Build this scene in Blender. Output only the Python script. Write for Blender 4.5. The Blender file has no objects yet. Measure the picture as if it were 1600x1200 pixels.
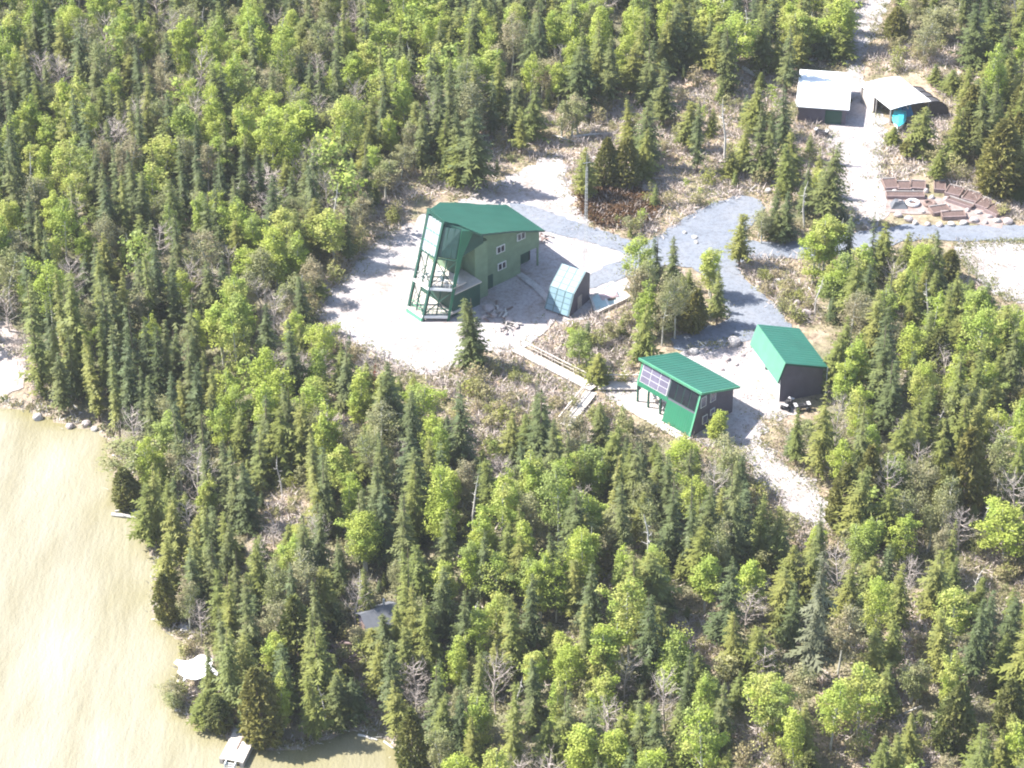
import bpy, math, random
import numpy as np
from mathutils import Vector, geometry

# ------------------------------------------------------------------ camera, sky, sun, exposure
sc = bpy.context.scene
HFOV, PITCH, DIST, Z0 = math.radians(22), math.radians(35), 329.0, 6.0
cam = bpy.data.cameras.new('camera')
cam.sensor_fit = 'HORIZONTAL'
cam.angle = HFOV
cam.clip_start, cam.clip_end = 1.0, 20000.0
cam_o = bpy.data.objects.new('camera', cam)
sc.collection.objects.link(cam_o)
CAM = np.array([0.0, -DIST * math.cos(PITCH), Z0 + DIST * math.sin(PITCH)])
cam_o.location = CAM
cam_o.rotation_euler = (math.pi / 2 - PITCH, 0, 0)
sc.camera = cam_o

SUN_EL = math.radians(49)
SUN_AZ = (-0.98, 0.18)                       # ground direction towards the sun
world = bpy.data.worlds.new('World'); sc.world = world; world.use_nodes = True
wn = world.node_tree
sky = wn.nodes.new('ShaderNodeTexSky'); sky.sky_type = 'NISHITA'; sky.sun_disc = False
sky.sun_elevation = SUN_EL; sky.sun_rotation = math.atan2(SUN_AZ[0], SUN_AZ[1])
bg = wn.nodes['Background']; bg.inputs['Strength'].default_value = 0.12
wn.links.new(sky.outputs[0], bg.inputs['Color'])
sl = bpy.data.lights.new('sun', 'SUN'); sl.energy = 5.0; sl.angle = math.radians(0.55); sl.color = (1.0, 0.965, 0.905)
so = bpy.data.objects.new('sun', sl); sc.collection.objects.link(so)
tosun = Vector((SUN_AZ[0] * math.cos(SUN_EL), SUN_AZ[1] * math.cos(SUN_EL), math.sin(SUN_EL)))
so.rotation_euler = (-tosun).to_track_quat('-Z', 'Y').to_euler(); so.location = (-100, 0, 200)
sc.view_settings.view_transform = 'Standard'
sc.view_settings.look = 'None'
sc.view_settings.gamma = 1.0
sc.view_settings.exposure = 1.5
sc.cycles.max_bounces = 5; sc.cycles.diffuse_bounces = 3; sc.cycles.glossy_bounces = 2
sc.cycles.transmission_bounces = 3; sc.cycles.use_denoising = True
sc.cycles.pixel_filter_type = 'BLACKMAN_HARRIS'; sc.cycles.filter_width = 2.0

rng = np.random.default_rng(11)
random.seed(5)
C = sc.collection

# ------------------------------------------------------------------ photograph <-> ground
FPX = 800 / math.tan(HFOV / 2)
FW = np.array([0, math.cos(PITCH), -math.sin(PITCH)]); UP = np.array([0, math.sin(PITCH), math.cos(PITCH)]); RT = np.array([1.0, 0, 0])
def ray(px, py):
    return FW + RT * (px - 800) / FPX + UP * (600 - py) / FPX
def P(px, py, z=Z0):
    d = ray(px, py)
    return CAM + d * (z - CAM[2]) / d[2]
def pix(q):
    v = np.asarray(q, float) - CAM; k = v @ FW
    return 800 + FPX * (v @ RT) / k, 600 - FPX * (v @ UP) / k
def inpoly(poly, x, y):
    x = np.asarray(x, float); y = np.asarray(y, float)
    r = np.zeros(x.shape, bool); n = len(poly); j = n - 1
    for i in range(n):
        xi, yi = poly[i][0], poly[i][1]; xj, yj = poly[j][0], poly[j][1]
        if yi != yj:
            c = ((yi > y) != (yj > y)) & (x < (xj - xi) * (y - yi) / (yj - yi) + xi)
            r ^= c
        j = i
    return r
def dpoly(poly, x, y, closed=True):
    x = np.asarray(x, float); y = np.asarray(y, float); d = np.full(x.shape, 1e9); n = len(poly)
    for i in range(n if closed else n - 1):
        ax, ay = poly[i][:2]; bx, by = poly[(i + 1) % n][:2]
        dx, dy = bx - ax, by - ay; L = dx * dx + dy * dy + 1e-9
        t = np.clip(((x - ax) * dx + (y - ay) * dy) / L, 0, 1)
        d = np.minimum(d, np.hypot(x - ax - t * dx, y - ay - t * dy))
    return d
def sstep(a, b, x):
    t = np.clip((x - a) / (b - a), 0, 1); return t * t * (3 - 2 * t)

# ------------------------------------------------------------------ outlines read off the photograph (1600 x 1200)
SHORE = [(-260, 590), (-120, 610), (0, 632), (50, 642), (100, 662), (158, 668), (180, 715), (188, 775), (225, 810), (236, 850), (250, 890), (240, 935), (252, 975), (288, 1000), (284, 1050), (268, 1098), (300, 1126), (350, 1148), (430, 1172), (480, 1166), (540, 1138), (590, 1140), (625, 1165), (650, 1200), (700, 1290)]
YARD = [(487, 490), (505, 465), (530, 440), (560, 402), (600, 366), (640, 347), (690, 330), (740, 302), (770, 288), (805, 268), (840, 250), (868, 238), (886, 250), (888, 280), (900, 320), (925, 350), (960, 365), (985, 385), (990, 430), (960, 470), (900, 505), (862, 500), (845, 520), (815, 545), (790, 552), (755, 545), (735, 562), (700, 578), (655, 588), (610, 562), (560, 540), (520, 515)]
ROAD = [(795, 318), (830, 322), (870, 335), (905, 350), (945, 362), (985, 375), (1020, 375), (1045, 355), (1080, 335), (1120, 315), (1160, 305), (1185, 310), (1195, 325), (1185, 345), (1160, 365), (1170, 378), (1250, 378), (1330, 365), (1400, 352), (1480, 352), (1600, 352), (1680, 352), (1680, 378), (1600, 378), (1500, 378), (1440, 374), (1380, 385), (1320, 400), (1250, 405), (1180, 405), (1150, 410), (1165, 440), (1200, 465), (1225, 490), (1235, 512), (1180, 530), (1120, 545), (1060, 548), (1045, 530), (1090, 515), (1140, 500), (1130, 470), (1110, 440), (1080, 420), (1040, 415), (1000, 425), (960, 440), (930, 450), (905, 450), (920, 430), (950, 415), (985, 400), (960, 390), (920, 378), (880, 368), (840, 358), (810, 345), (795, 335)]
DRIVE = [(1348, -40), (1400, -40), (1388, 0), (1375, 40), (1350, 90), (1347, 125), (1370, 150), (1385, 190), (1380, 240), (1378, 270), (1392, 300), (1396, 330), (1370, 356), (1330, 345), (1310, 300), (1300, 260), (1290, 215), (1298, 195), (1330, 160), (1318, 130), (1326, 85), (1318, 50), (1338, 10)]
LAYBY = [(1488, 382), (1560, 376), (1680, 376), (1690, 480), (1620, 478), (1570, 468), (1530, 442), (1503, 410)]
CABYARD = [(1085, 540), (1130, 532), (1185, 515), (1205, 560), (1215, 600), (1250, 650), (1198, 655), (1192, 690), (1212, 712), (1262, 745), (1302, 790), (1296, 822), (1262, 822), (1232, 812), (1202, 772), (1172, 730), (1150, 702), (1100, 692), (1060, 668), (1020, 632), (985, 640), (948, 625), (938, 603), (985, 598), (1040, 560)]
BANK = [(-60, 500), (10, 505), (32, 520), (47, 560), (40, 600), (10, 622), (-60, 612)]

OPEN_PX = [  # brushy openings where only the listed trees stand
    [(760, 200), (880, 170), (960, 150), (1060, 120), (1150, 100), (1240, 100), (1240, 130), (1300, 210), (1290, 300), (1200, 310), (1100, 330), (1020, 370), (940, 350), (900, 300), (880, 240), (800, 262), (745, 300), (690, 320), (600, 360), (560, 340), (640, 270), (700, 285)],
    [(1345, 90), (1420, 45), (1500, 55), (1600, 60), (1600, 120), (1500, 160), (1500, 290), (1380, 290), (1380, 200), (1440, 160)],
    [(640, 590), (740, 575), (800, 545), (870, 500), (1000, 470), (1000, 550), (980, 620), (960, 680), (900, 660), (860, 700), (760, 720), (700, 660)],
    [(1130, 405), (1260, 405), (1270, 500), (1300, 530), (1235, 515), (1160, 430)],
    [(1380, 200), (1480, 200), (1530, 270), (1600, 320), (1600, 352), (1380, 352)], [(250, 960), (345, 985), (340, 1080), (290, 1100), (260, 1100)], [(540, 985), (600, 1000), (570, 1060), (520, 1040)], [(440, 740), (480, 770), (480, 800), (410, 820), (410, 780)],
    [(1400, 1000), (1440, 940), (1460, 1020), (1420, 1090), (1380, 1100)], [(1150, 1140), (1230, 1130), (1240, 1200), (1150, 1200)], [(1000, 990), (1110, 960), (1120, 1010), (1080, 1050)], [(-40, 490), (60, 500), (60, 640), (-40, 640)], [(1290, 1060), (1300, 1180), (1370, 1180), (1470, 1200), (1470, 1140), (1380, 1130)], [(1520, 840), (1600, 850), (1600, 920), (1540, 900)], [(462, 490), (500, 440), (560, 380), (640, 328), (650, 345), (565, 405), (492, 490), (560, 543), (660, 592), (640, 604), (540, 566), (465, 515)], [(1100, 700), (1190, 690), (1230, 810), (1300, 830), (1290, 850), (1210, 830), (1160, 760)], [(740, 700), (800, 680), (800, 720), (760, 740)], [(520, 620), (560, 640), (540, 690), (500, 670)]]

shore_w = [tuple(P(x, y, 0)[:2]) for x, y in SHORE]
shore_w = [(-4000, 60), (-600, 30)] + shore_w + [(5, -150), (40, -500), (60, -4000)]
water_w = shore_w + [(-4000, -4000)]
GP = {k: [tuple(P(x, y)[:2]) for x, y in v] for k, v in dict(yard=YARD, road=ROAD, drive=DRIVE, layby=LAYBY, cab=CABYARD).items()}

def H(x, y, fine=True):
    x = np.asarray(x, float); y = np.asarray(y, float)
    d = dpoly(shore_w, x, y, False)
    wet = inpoly(water_w, x, y)
    h = np.where(wet, -1.6 * sstep(0, 12, d) - 0.05, Z0 * sstep(-2, 34, d) * 0.99 + 0.06 + 0.0 * d)
    h = np.where(~wet & (d > 34), Z0, h)
    clear = np.full(x.shape, 1e9)
    for g in GP.values():
        clear = np.minimum(clear, np.where(inpoly(g, x, y), 0, dpoly(g, x, y)))
    m = sstep(5, 14, clear) * np.where(wet, 0, sstep(3, 16, d))
    b = 0.5 * np.sin(.21 * x + 1.3) * np.sin(.17 * y + .4) + 0.35 * np.sin(.43 * x - .31 * y) + .2 * np.sin(.8 * y + .5 * x)
    hill = 1.5 * sstep(95, 260, y) * np.sin(.02 * x + .6) + 8 * sstep(150, 900, y)
    return h + m * b + np.where(wet, 0, hill)
_gx = np.arange(-150, 150.1, 1.0); _gy = np.arange(-130, 220.1, 1.0)
_G = H(*[a.ravel() for a in np.meshgrid(_gx, _gy)]).reshape(len(_gy), len(_gx))
def Hs(x, y):
    i = min(max(x + 150, 0), 298.999); j = min(max(y + 130, 0), 348.999); a, b = int(i), int(j); u, v = i - a, j - b
    return float((_G[b, a] * (1 - u) + _G[b, a + 1] * u) * (1 - v) + (_G[b + 1, a] * (1 - u) + _G[b + 1, a + 1] * u) * v)
def raster(polys):                            # quick look-up of outlines, in steps of two photograph pixels
    gx, gy = np.meshgrid(np.arange(-200, 1800, 2.0), np.arange(-200, 1500, 2.0)); m = np.zeros(gx.shape, bool)
    for g in polys: m |= inpoly(g, gx, gy)
    return m
def look(m, px, py):
    i, j = int((px + 200) / 2), int((py + 200) / 2)
    return bool(m[j, i]) if 0 <= i < m.shape[1] and 0 <= j < m.shape[0] else False
def ground_at(px, py):
    z = Z0
    for _ in range(6):
        q = P(px, py, z); z = Hs(q[0], q[1])
    return np.array([q[0], q[1], z])

# ------------------------------------------------------------------ materials
MATS = {}
def nmat(name):
    m = bpy.data.materials.new(name); m.use_nodes = True; MATS[name] = m
    return m, m.node_tree.nodes, m.node_tree.links, m.node_tree.nodes['Principled BSDF']
def ramp(n, stops):
    r = n.new('ShaderNodeValToRGB'); el = r.color_ramp.elements
    while len(el) < len(stops): el.new(0.5)
    for e, (p, c) in zip(el, stops): e.position = p; e.color = (*c, 1)
    return r
def noise(n, l, scale, detail=4, rough=.6, coord='Object'):
    tc = n.new('ShaderNodeTexCoord'); t = n.new('ShaderNodeTexNoise')
    t.inputs['Scale'].default_value = scale; t.inputs['Detail'].default_value = detail; t.inputs['Roughness'].default_value = rough
    l.new(tc.outputs[coord], t.inputs['Vector']); return t
def mix(n, l, a, b, fac, mode='MIX'):
    m = n.new('ShaderNodeMix'); m.data_type = 'RGBA'; m.blend_type = mode
    for s, v in ((6, a), (7, b), (0, fac)):
        if hasattr(v, 'is_linked'): l.new(v, m.inputs[s])
        elif isinstance(v, tuple): m.inputs[s].default_value = (*v, 1)
        else: m.inputs[s].default_value = v
    return m.outputs[2]
def bump(n, l, src, strength, dist, bsdf):
    b = n.new('ShaderNodeBump'); b.inputs['Strength'].default_value = strength; b.inputs['Distance'].default_value = dist
    l.new(src, b.inputs['Height']); l.new(b.outputs[0], bsdf.inputs['Normal'])

def simple(name, col, rough=.7, var=.18, scale=1.5, metal=0, bumpd=0.0, spec=.4):
    m, n, l, b = nmat(name)
    t = noise(n, l, scale, 5, .65)
    lo = tuple(c * (1 - var) for c in col); hi = tuple(min(1, c * (1 + var)) for c in col)
    r = ramp(n, [(.25, lo), (.75, hi)]); l.new(t.outputs[0], r.inputs[0]); l.new(r.outputs[0], b.inputs['Base Color'])
    b.inputs['Roughness'].default_value = rough; b.inputs['Metallic'].default_value = metal; b.inputs['Specular IOR Level'].default_value = spec
    if bumpd: bump(n, l, t.outputs[0], .6, bumpd, b)
    return m

def metal_roof(name, col, axis=0, pitch=.42, rough=.42):
    m, n, l, b = nmat(name)
    tc = n.new('ShaderNodeTexCoord'); w = n.new('ShaderNodeTexWave'); w.wave_type = 'BANDS'; w.bands_direction = 'XY'[axis]
    w.inputs['Scale'].default_value = .314 / pitch; w.inputs['Distortion'].default_value = 0
    l.new(tc.outputs['Object'], w.inputs['Vector'])
    t = noise(n, l, .35, 5, .7)
    r = ramp(n, [(.3, tuple(c * .88 for c in col)), (.7, tuple(c * 1.12 for c in col))]); l.new(t.outputs[0], r.inputs[0])
    l.new(r.outputs[0], b.inputs['Base Color']); b.inputs['Roughness'].default_value = rough; b.inputs['Specular IOR Level'].default_value = .35
    bump(n, l, w.outputs[0], .35, .03, b)
    return m

def siding(name, col, pitch=.2):
    m, n, l, b = nmat(name)
    tc = n.new('ShaderNodeTexCoord'); w = n.new('ShaderNodeTexWave'); w.bands_direction = 'Z'; w.wave_profile = 'SAW'
    w.inputs['Scale'].default_value = .314 / pitch
    l.new(tc.outputs['Object'], w.inputs['Vector'])
    t = noise(n, l, .8, 5, .7)
    r = ramp(n, [(.3, tuple(c * .85 for c in col)), (.7, tuple(c * 1.15 for c in col))]); l.new(t.outputs[0], r.inputs[0])
    l.new(r.outputs[0], b.inputs['Base Color']); b.inputs['Roughness'].default_value = .65
    bump(n, l, w.outputs[0], .5, .02, b)
    return m

def leafmat(name, cols, trans=.35, nscale=1.3):
    """foliage: each tree its own tint (Object Info random), fine mottling, part of the light passes through"""
    m, n, l, b = nmat(name)
    oi = n.new('ShaderNodeObjectInfo'); k = len(cols)
    r = ramp(n, [(i / max(1, k - 1), c) for i, c in enumerate(cols)]); geo = n.new('ShaderNodeNewGeometry'); big = n.new('ShaderNodeTexNoise'); big.inputs['Scale'].default_value = .22; big.inputs['Detail'].default_value = 2
    l.new(geo.outputs['Position'], big.inputs['Vector'])
    mm = n.new('ShaderNodeMath'); mm.operation = 'MULTIPLY_ADD'; l.new(big.outputs[0], mm.inputs[0]); mm.inputs[1].default_value = 1.2; mm.inputs[2].default_value = -.6
    ad = n.new('ShaderNodeMath'); ad.operation = 'ADD'; ad.use_clamp = True; l.new(oi.outputs['Random'], ad.inputs[0]); l.new(mm.outputs[0], ad.inputs[1])
    l.new(ad.outputs[0], r.inputs[0])
    t = noise(n, l, nscale, 3, .7); r2 = ramp(n, [(.3, (.62, .64, .60)), (.72, (1.35, 1.32, 1.25))]); l.new(t.outputs[0], r2.inputs[0])
    c = mix(n, l, r.outputs[0], r2.outputs[0], 1.0, 'MULTIPLY')
    l.new(c, b.inputs['Base Color']); b.inputs['Roughness'].default_value = .6; b.inputs['Specular IOR Level'].default_value = .25
    tr = n.new('ShaderNodeBsdfTranslucent'); l.new(c, tr.inputs[0])
    mx = n.new('ShaderNodeMixShader'); mx.inputs[0].default_value = trans
    out = n['Material Output']; l.new(b.outputs[0], mx.inputs[1]); l.new(tr.outputs[0], mx.inputs[2]); l.new(mx.outputs[0], out.inputs[0])
    return m

leafmat('spruce_needles', [(.074, .098, .036), (.104, .128, .044), (.142, .156, .050), (.092, .120, .050)], .2)
leafmat('fir_needles', [(.145, .172, .044), (.182, .202, .050), (.225, .226, .060), (.158, .186, .056)], .26)
leafmat('cedar_foliage', [(.150, .166, .048), (.205, .190, .056), (.136, .158, .052)], .3)
leafmat('grey_needles', [(.120, .128, .072), (.140, .142, .085)], .15)
leafmat('aspen_leaves', [(.365, .435, .085), (.435, .480, .112), (.318, .410, .085), (.465, .475, .150), (.370, .455, .078), (.300, .360, .110)], .45)
leafmat('birch_leaves', [(.300, .300, .145), (.275, .305, .125), (.375, .315, .205), (.265, .270, .140), (.340, .330, .160)], .42)
leafmat('shrub_leaves', [(.170, .200, .070), (.225, .238, .095), (.270, .238, .135), (.190, .222, .076)], .35)
leafmat('rust_needles', [(.22, .060, .035), (.26, .085, .045)], .1)
leafmat('bush_leaves', [(.27, .28, .070), (.25, .26, .10), (.34, .28, .17), (.36, .35, .14)], .35)
leafmat('heath_leaves', [(.115, .062, .030), (.135, .085, .035)], .2)
simple('spruce_bark', (.16, .12, .09), .9, .3, 3)
simple('aspen_bark', (.44, .43, .37), .8, .3, 3)
simple('twig', (.44, .375, .335), .9, .25, 3)
simple('dead_wood', (.50, .47, .43), .85, .25, 2, bumpd=.02)

def ground_mat():
    m, n, l, b = nmat('forest_floor')
    a = noise(n, l, .09, 6, .65); c = noise(n, l, 1.1, 6, .75); d = noise(n, l, .33, 5, .6)
    r1 = ramp(n, [(.30, (.185, .165, .085)), (.45, (.31, .255, .180)), (.60, (.40, .31, .245)), (.75, (.46, .36, .30))]); l.new(a.outputs[0], r1.inputs[0])
    r2 = ramp(n, [(.32, (.45, .43, .40)), (.5, (1, 1, 1)), (.72, (1.45, 1.4, 1.35))]); l.new(c.outputs[0], r2.inputs[0])
    r3 = ramp(n, [(.38, (.155, .165, .065)), (.5, (.31, .25, .175)), (.66, (.42, .30, .235))]); l.new(d.outputs[0], r3.inputs[0])
    q = mix(n, l, r1.outputs[0], r3.outputs[0], .5)
    q = mix(n, l, q, r2.outputs[0], 1.0, 'MULTIPLY')
    ao = n.new('ShaderNodeAttribute'); ao.attribute_name = 'opening'; w_ = ramp(n, [(.25, (.135, .150, .075)), (.5, (.185, .178, .105)), (.75, (.255, .215, .155))]); l.new(d.outputs[0], w_.inputs[0])
    w2 = mix(n, l, w_.outputs[0], r2.outputs[0], 1.0, 'MULTIPLY'); q = mix(n, l, w2, q, ao.outputs['Fac'])
    asd = n.new('ShaderNodeAttribute'); asd.attribute_name = 'waterline'; q = mix(n, l, q, (.34, .28, .215), asd.outputs['Fac'])
    l.new(q, b.inputs['Base Color']); b.inputs['Roughness'].default_value = .95; b.inputs['Specular IOR Level'].default_value = .1
    bump(n, l, c.outputs[0], 1, .35, b)
ground_mat()
def gravel(name, c0, c1, c2, sc1=.22):
    m, n, l, b = nmat(name)
    a = noise(n, l, sc1, 8, .72); d = noise(n, l, 2.2, 6, .85)
    r = ramp(n, [(.30, c0), (.43, c1), (.6, c2)]); l.new(a.outputs[0], r.inputs[0])
    r2 = ramp(n, [(.34, (.62, .60, .58)), (.52, (1, 1, 1)), (.75, (1.14, 1.14, 1.14))]); l.new(d.outputs[0], r2.inputs[0])
    q = mix(n, l, r.outputs[0], r2.outputs[0], 1.0, 'MULTIPLY')
    l.new(q, b.inputs['Base Color']); b.inputs['Roughness'].default_value = .95; b.inputs['Specular IOR Level'].default_value = .15
    bump(n, l, d.outputs[0], .6, .08, b)
gravel('pale_gravel', (.215, .172, .140), (.340, .302, .288), (.410, .380, .385), .16)
gravel('blue_gravel', (.155, .168, .195), (.178, .196, .230), (.21, .222, .250), .12)
gravel('sandy_soil', (.27, .205, .16), (.36, .295, .26), (.43, .38, .36), .5)
gravel('garden_soil', (.20, .14, .12), (.27, .205, .185), (.33, .27, .25), .5)
gravel('concrete', (.36, .34, .33), (.42, .40, .39), (.46, .44, .43), .5)

def water_mat():
    m, n, l, b = nmat('silty_water')
    tc = n.new('ShaderNodeTexCoord'); mp = n.new('ShaderNodeMapping')
    mp.inputs['Rotation'].default_value = (0, 0, math.radians(-20)); mp.inputs['Scale'].default_value = (.20, .045, .1)
    l.new(tc.outputs['Object'], mp.inputs[0]); t = n.new('ShaderNodeTexNoise'); t.inputs['Scale'].default_value = 1; t.inputs['Detail'].default_value = 5
    l.new(mp.outputs[0], t.inputs['Vector'])
    r = ramp(n, [(.3, (.225, .200, .132)), (.48, (.265, .242, .174)), (.72, (.310, .290, .225))]); l.new(t.outputs[0], r.inputs[0])
    at = n.new('ShaderNodeAttribute'); at.attribute_name = 'bank_tone'          # olive brown tint that grows towards the bank and in the cove
    q = mix(n, l, r.outputs[0], (.20, .175, .075), at.outputs['Fac'])
    l.new(q, b.inputs['Base Color']); b.inputs['Roughness'].default_value = .3; b.inputs['IOR'].default_value = 1.33
    mp2 = n.new('ShaderNodeMapping'); mp2.inputs['Rotation'].default_value = (0, 0, math.radians(-28)); mp2.inputs['Scale'].default_value = (1.5, .42, 1)
    l.new(tc.outputs['Object'], mp2.inputs[0]); w = n.new('ShaderNodeTexNoise'); w.inputs['Scale'].default_value = 1; w.inputs['Detail'].default_value = 4; l.new(mp2.outputs[0], w.inputs['Vector']); w2 = noise(n, l, 3.2, 3, .6)
    bump(n, l, mix(n, l, w.outputs['Color'], w2.outputs['Color'], .35), .9, .30, b)
water_mat()

metal_roof('green_roof', (.030, .142, .098), 1)
metal_roof('green_panel', (.030, .160, .090), 1, .35)
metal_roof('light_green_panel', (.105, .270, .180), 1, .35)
metal_roof('white_roof', (.74, .75, .74), 1, .5)
simple('dark_green_paint', (.020, .075, .055), .55, .15, 1)
simple('green_trim', (.10, .33, .19), .55, .15, 1)
siding('sage_siding', (.17, .25, .155))
siding('slate_siding', (.105, .095, .125))
simple('white_paint', (.70, .70, .68), .6, .1, 1)
simple('pale_timber', (.50, .45, .40), .85, .18, 2)
simple('grey_timber', (.33, .30, .28), .85, .2, 2)
simple('brown_timber', (.20, .14, .12), .85, .25, 2)
simple('soil', (.12, .08, .07), .95, .35, 3, bumpd=.05)
simple('grey_roofing', (.13, .135, .15), .8, .2, 1.5)
simple('rock', (.36, .31, .30), .9, .3, 1.2, bumpd=.08)
simple('bed_board', (.25, .185, .18), .85, .25, 2)
simple('white_rock', (.40, .37, .35), .9, .2, 1.2, bumpd=.08)
simple('white_tarp', (.80, .80, .80), .5, .06, .8)
simple('dark_mesh', (.075, .07, .075), .8, .3, 3)
simple('black_rubber', (.02, .02, .022), .7, .3, 3)
simple('turquoise_tarp', (.06, .50, .56), .45, .2, .9)
simple('blue_tarp', (.03, .20, .42), .45, .2, .9)
simple('pale_tarp', (.36, .47, .46), .5, .2, .7)
simple('pink_tarp', (.55, .42, .42), .7, .2, .7)
simple('galvanised', (.58, .57, .58), .45, .1, 2, metal=.3)
simple('solar_cell', (.19, .285, .325), .5, .15, .8, spec=.3)
simple('panel_frame', (.10, .16, .17), .6, .1, 1)
simple('teal_glass', (.040, .085, .080), .2, .3, .8, spec=.5)
simple('dark_glass', (.018, .022, .030), .12, .3, .8, spec=.6)
simple('sky_reflect_glass', (.36, .40, .43), .12, .12, .5, spec=.8)  # pale base colour stands in for sky reflected by the tower panes
simple('mauve_reflect_glass', (.17, .155, .215), .15, .2, .6, spec=.7)  # mauve base colour carries the pinkish reflection in the cabin panes
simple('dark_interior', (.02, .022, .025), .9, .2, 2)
M = MATS

# ------------------------------------------------------------------ mesh helpers
def tag(o, label=None, cat=None, group=None, kind=None):
    for k, v in (('label', label), ('category', cat), ('group', group), ('kind', kind)):
        if v: o[k] = v
    return o
def raw_mesh(name, V, tris=None, faces=None, mat=None):
    me = bpy.data.meshes.new(name)
    if tris is not None:
        V = np.asarray(V, np.float32); T = np.asarray(tris, np.int32)
        me.vertices.add(len(V)); me.vertices.foreach_set('co', V.ravel())
        me.loops.add(T.size); me.loops.foreach_set('vertex_index', T.ravel())
        me.polygons.add(len(T)); me.polygons.foreach_set('loop_start', np.arange(len(T), dtype=np.int32) * T.shape[1])
        me.update(calc_edges=True)
    else:
        me.from_pydata([tuple(map(float, v)) for v in V], [], faces); me.update()
    if mat: me.materials.append(M[mat] if isinstance(mat, str) else mat)
    return me
def link(name, me, parent=None, loc=None):
    o = bpy.data.objects.new(name, me); C.objects.link(o)
    if parent: o.parent = parent
    if loc is not None: o.location = loc
    return o
def thing(name, loc, rz=0, label=None, cat=None, group=None, kind=None):
    o = bpy.data.objects.new(name, None); C.objects.link(o); o.location = loc; o.rotation_euler = (0, 0, rz); o.empty_display_size = .3
    return tag(o, label, cat, group, kind)
def boxf(x0, x1, y0, y1, z0, z1):
    return ([(x0, y0, z0), (x1, y0, z0), (x1, y1, z0), (x0, y1, z0), (x0, y0, z1), (x1, y0, z1), (x1, y1, z1), (x0, y1, z1)],
            [(3, 2, 1, 0), (4, 5, 6, 7), (0, 1, 5, 4), (1, 2, 6, 5), (2, 3, 7, 6), (3, 0, 4, 7)])
def prismf(ring, vec):
    n = len(ring); a = [tuple(p) for p in ring]; v = tuple(vec)
    b = [(p[0] + v[0], p[1] + v[1], p[2] + v[2]) for p in a]
    return a + b, [tuple(range(n))[::-1], tuple(range(n, 2 * n))] + [(i, (i + 1) % n, n + (i + 1) % n, n + i) for i in range(n)]
def loftf(r0, r1):
    n = len(r0)
    return [tuple(p) for p in r0] + [tuple(p) for p in r1], [tuple(range(n))[::-1], tuple(range(n, 2 * n))] + [(i, (i + 1) % n, n + (i + 1) % n, n + i) for i in range(n)]
def barf(p, q, w, d=None, up=(0, 0, 1)):
    p = Vector(p); q = Vector(q); d = d or w; a = (q - p).normalized(); u = Vector(up)
    if abs(a.dot(u)) > .97: u = Vector((1, 0, 0))
    s = a.cross(u).normalized(); t = s.cross(a).normalized(); s *= w / 2; t *= d / 2
    return ([tuple(p - s - t), tuple(p + s - t), tuple(p + s + t), tuple(p - s + t), tuple(q - s - t), tuple(q + s - t), tuple(q + s + t), tuple(q - s + t)],
            [(3, 2, 1, 0), (4, 5, 6, 7), (0, 1, 5, 4), (1, 2, 6, 5), (2, 3, 7, 6), (3, 0, 4, 7)])
def tubef(pts, rad, n=7):
    V, Fc = [], []
    for i, (p, r) in enumerate(zip(pts, rad)):
        p = Vector(p); a = Vector(pts[min(i + 1, len(pts) - 1)]) - Vector(pts[max(i - 1, 0)]); a.normalize()
        u = Vector((0, 0, 1)) if abs(a.z) < .9 else Vector((1, 0, 0)); s = a.cross(u).normalized(); t = a.cross(s)
        V += [tuple(p + r * (math.cos(k * 2 * math.pi / n) * s + math.sin(k * 2 * math.pi / n) * t)) for k in range(n)]
    for i in range(len(pts) - 1):
        for k in range(n):
            Fc.append((i * n + k, i * n + (k + 1) % n, (i + 1) * n + (k + 1) % n, (i + 1) * n + k))
    m = (len(pts) - 1) * n
    Fc += [tuple(range(n))[::-1], tuple(range(m, m + n))]
    return V, Fc
def mk(name, pieces, mat, parent=None, loc=None, **tg):
    if isinstance(pieces, tuple): pieces = [pieces]
    V, Fc = [], []
    for v, f in pieces:
        o = len(V); V += v; Fc += [tuple(i + o for i in g) for g in f]
    me = raw_mesh(name, V, faces=Fc, mat=mat)
    import bmesh
    bm = bmesh.new(); bm.from_mesh(me); bmesh.ops.recalc_face_normals(bm, faces=bm.faces); bm.to_mesh(me); bm.free()
    o = link(name, me, parent, loc)
    return tag(o, tg.get('label'), tg.get('cat'), tg.get('group'), tg.get('kind'))

# ------------------------------------------------------------------ the setting
def axis(lo, hi, step, far, n=16):
    a = np.arange(lo, hi + .01, step); g = np.geomspace(step * 2, far, n)
    return np.concatenate([(lo - np.cumsum(g))[::-1], a, hi + np.cumsum(g)])
xs = axis(-105, 105, 1.5, 900); ys = axis(-95, 150, 1.5, 900)
X, Y = np.meshgrid(xs, ys); Zg = H(X.ravel(), Y.ravel())
nx, ny = len(xs), len(ys); idx = np.arange(nx * ny).reshape(ny, nx)
Q = np.stack([idx[:-1, :-1], idx[:-1, 1:], idx[1:, 1:], idx[1:, :-1]], -1).reshape(-1, 4)
me = raw_mesh('ground', np.stack([X.ravel(), Y.ravel(), Zg], 1), tris=Q, mat='forest_floor')
me.polygons.foreach_set('use_smooth', [True] * len(me.polygons))
ow = np.zeros(X.size)
for g in OPEN_PX:
    gw_ = [tuple(P(x, y)[:2]) for x, y in g]; ow = np.maximum(ow, np.where(inpoly(gw_, X.ravel(), Y.ravel()), 1, 1 - sstep(0, 4, dpoly(gw_, X.ravel(), Y.ravel()))))
for g in GP.values(): ow = np.maximum(ow, 1 - sstep(1, 5, np.where(inpoly(g, X.ravel(), Y.ravel()), 0, dpoly(g, X.ravel(), Y.ravel()))))
me.attributes.new('opening', 'FLOAT', 'POINT').data.foreach_set('value', ow.astype(np.float32))
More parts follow.
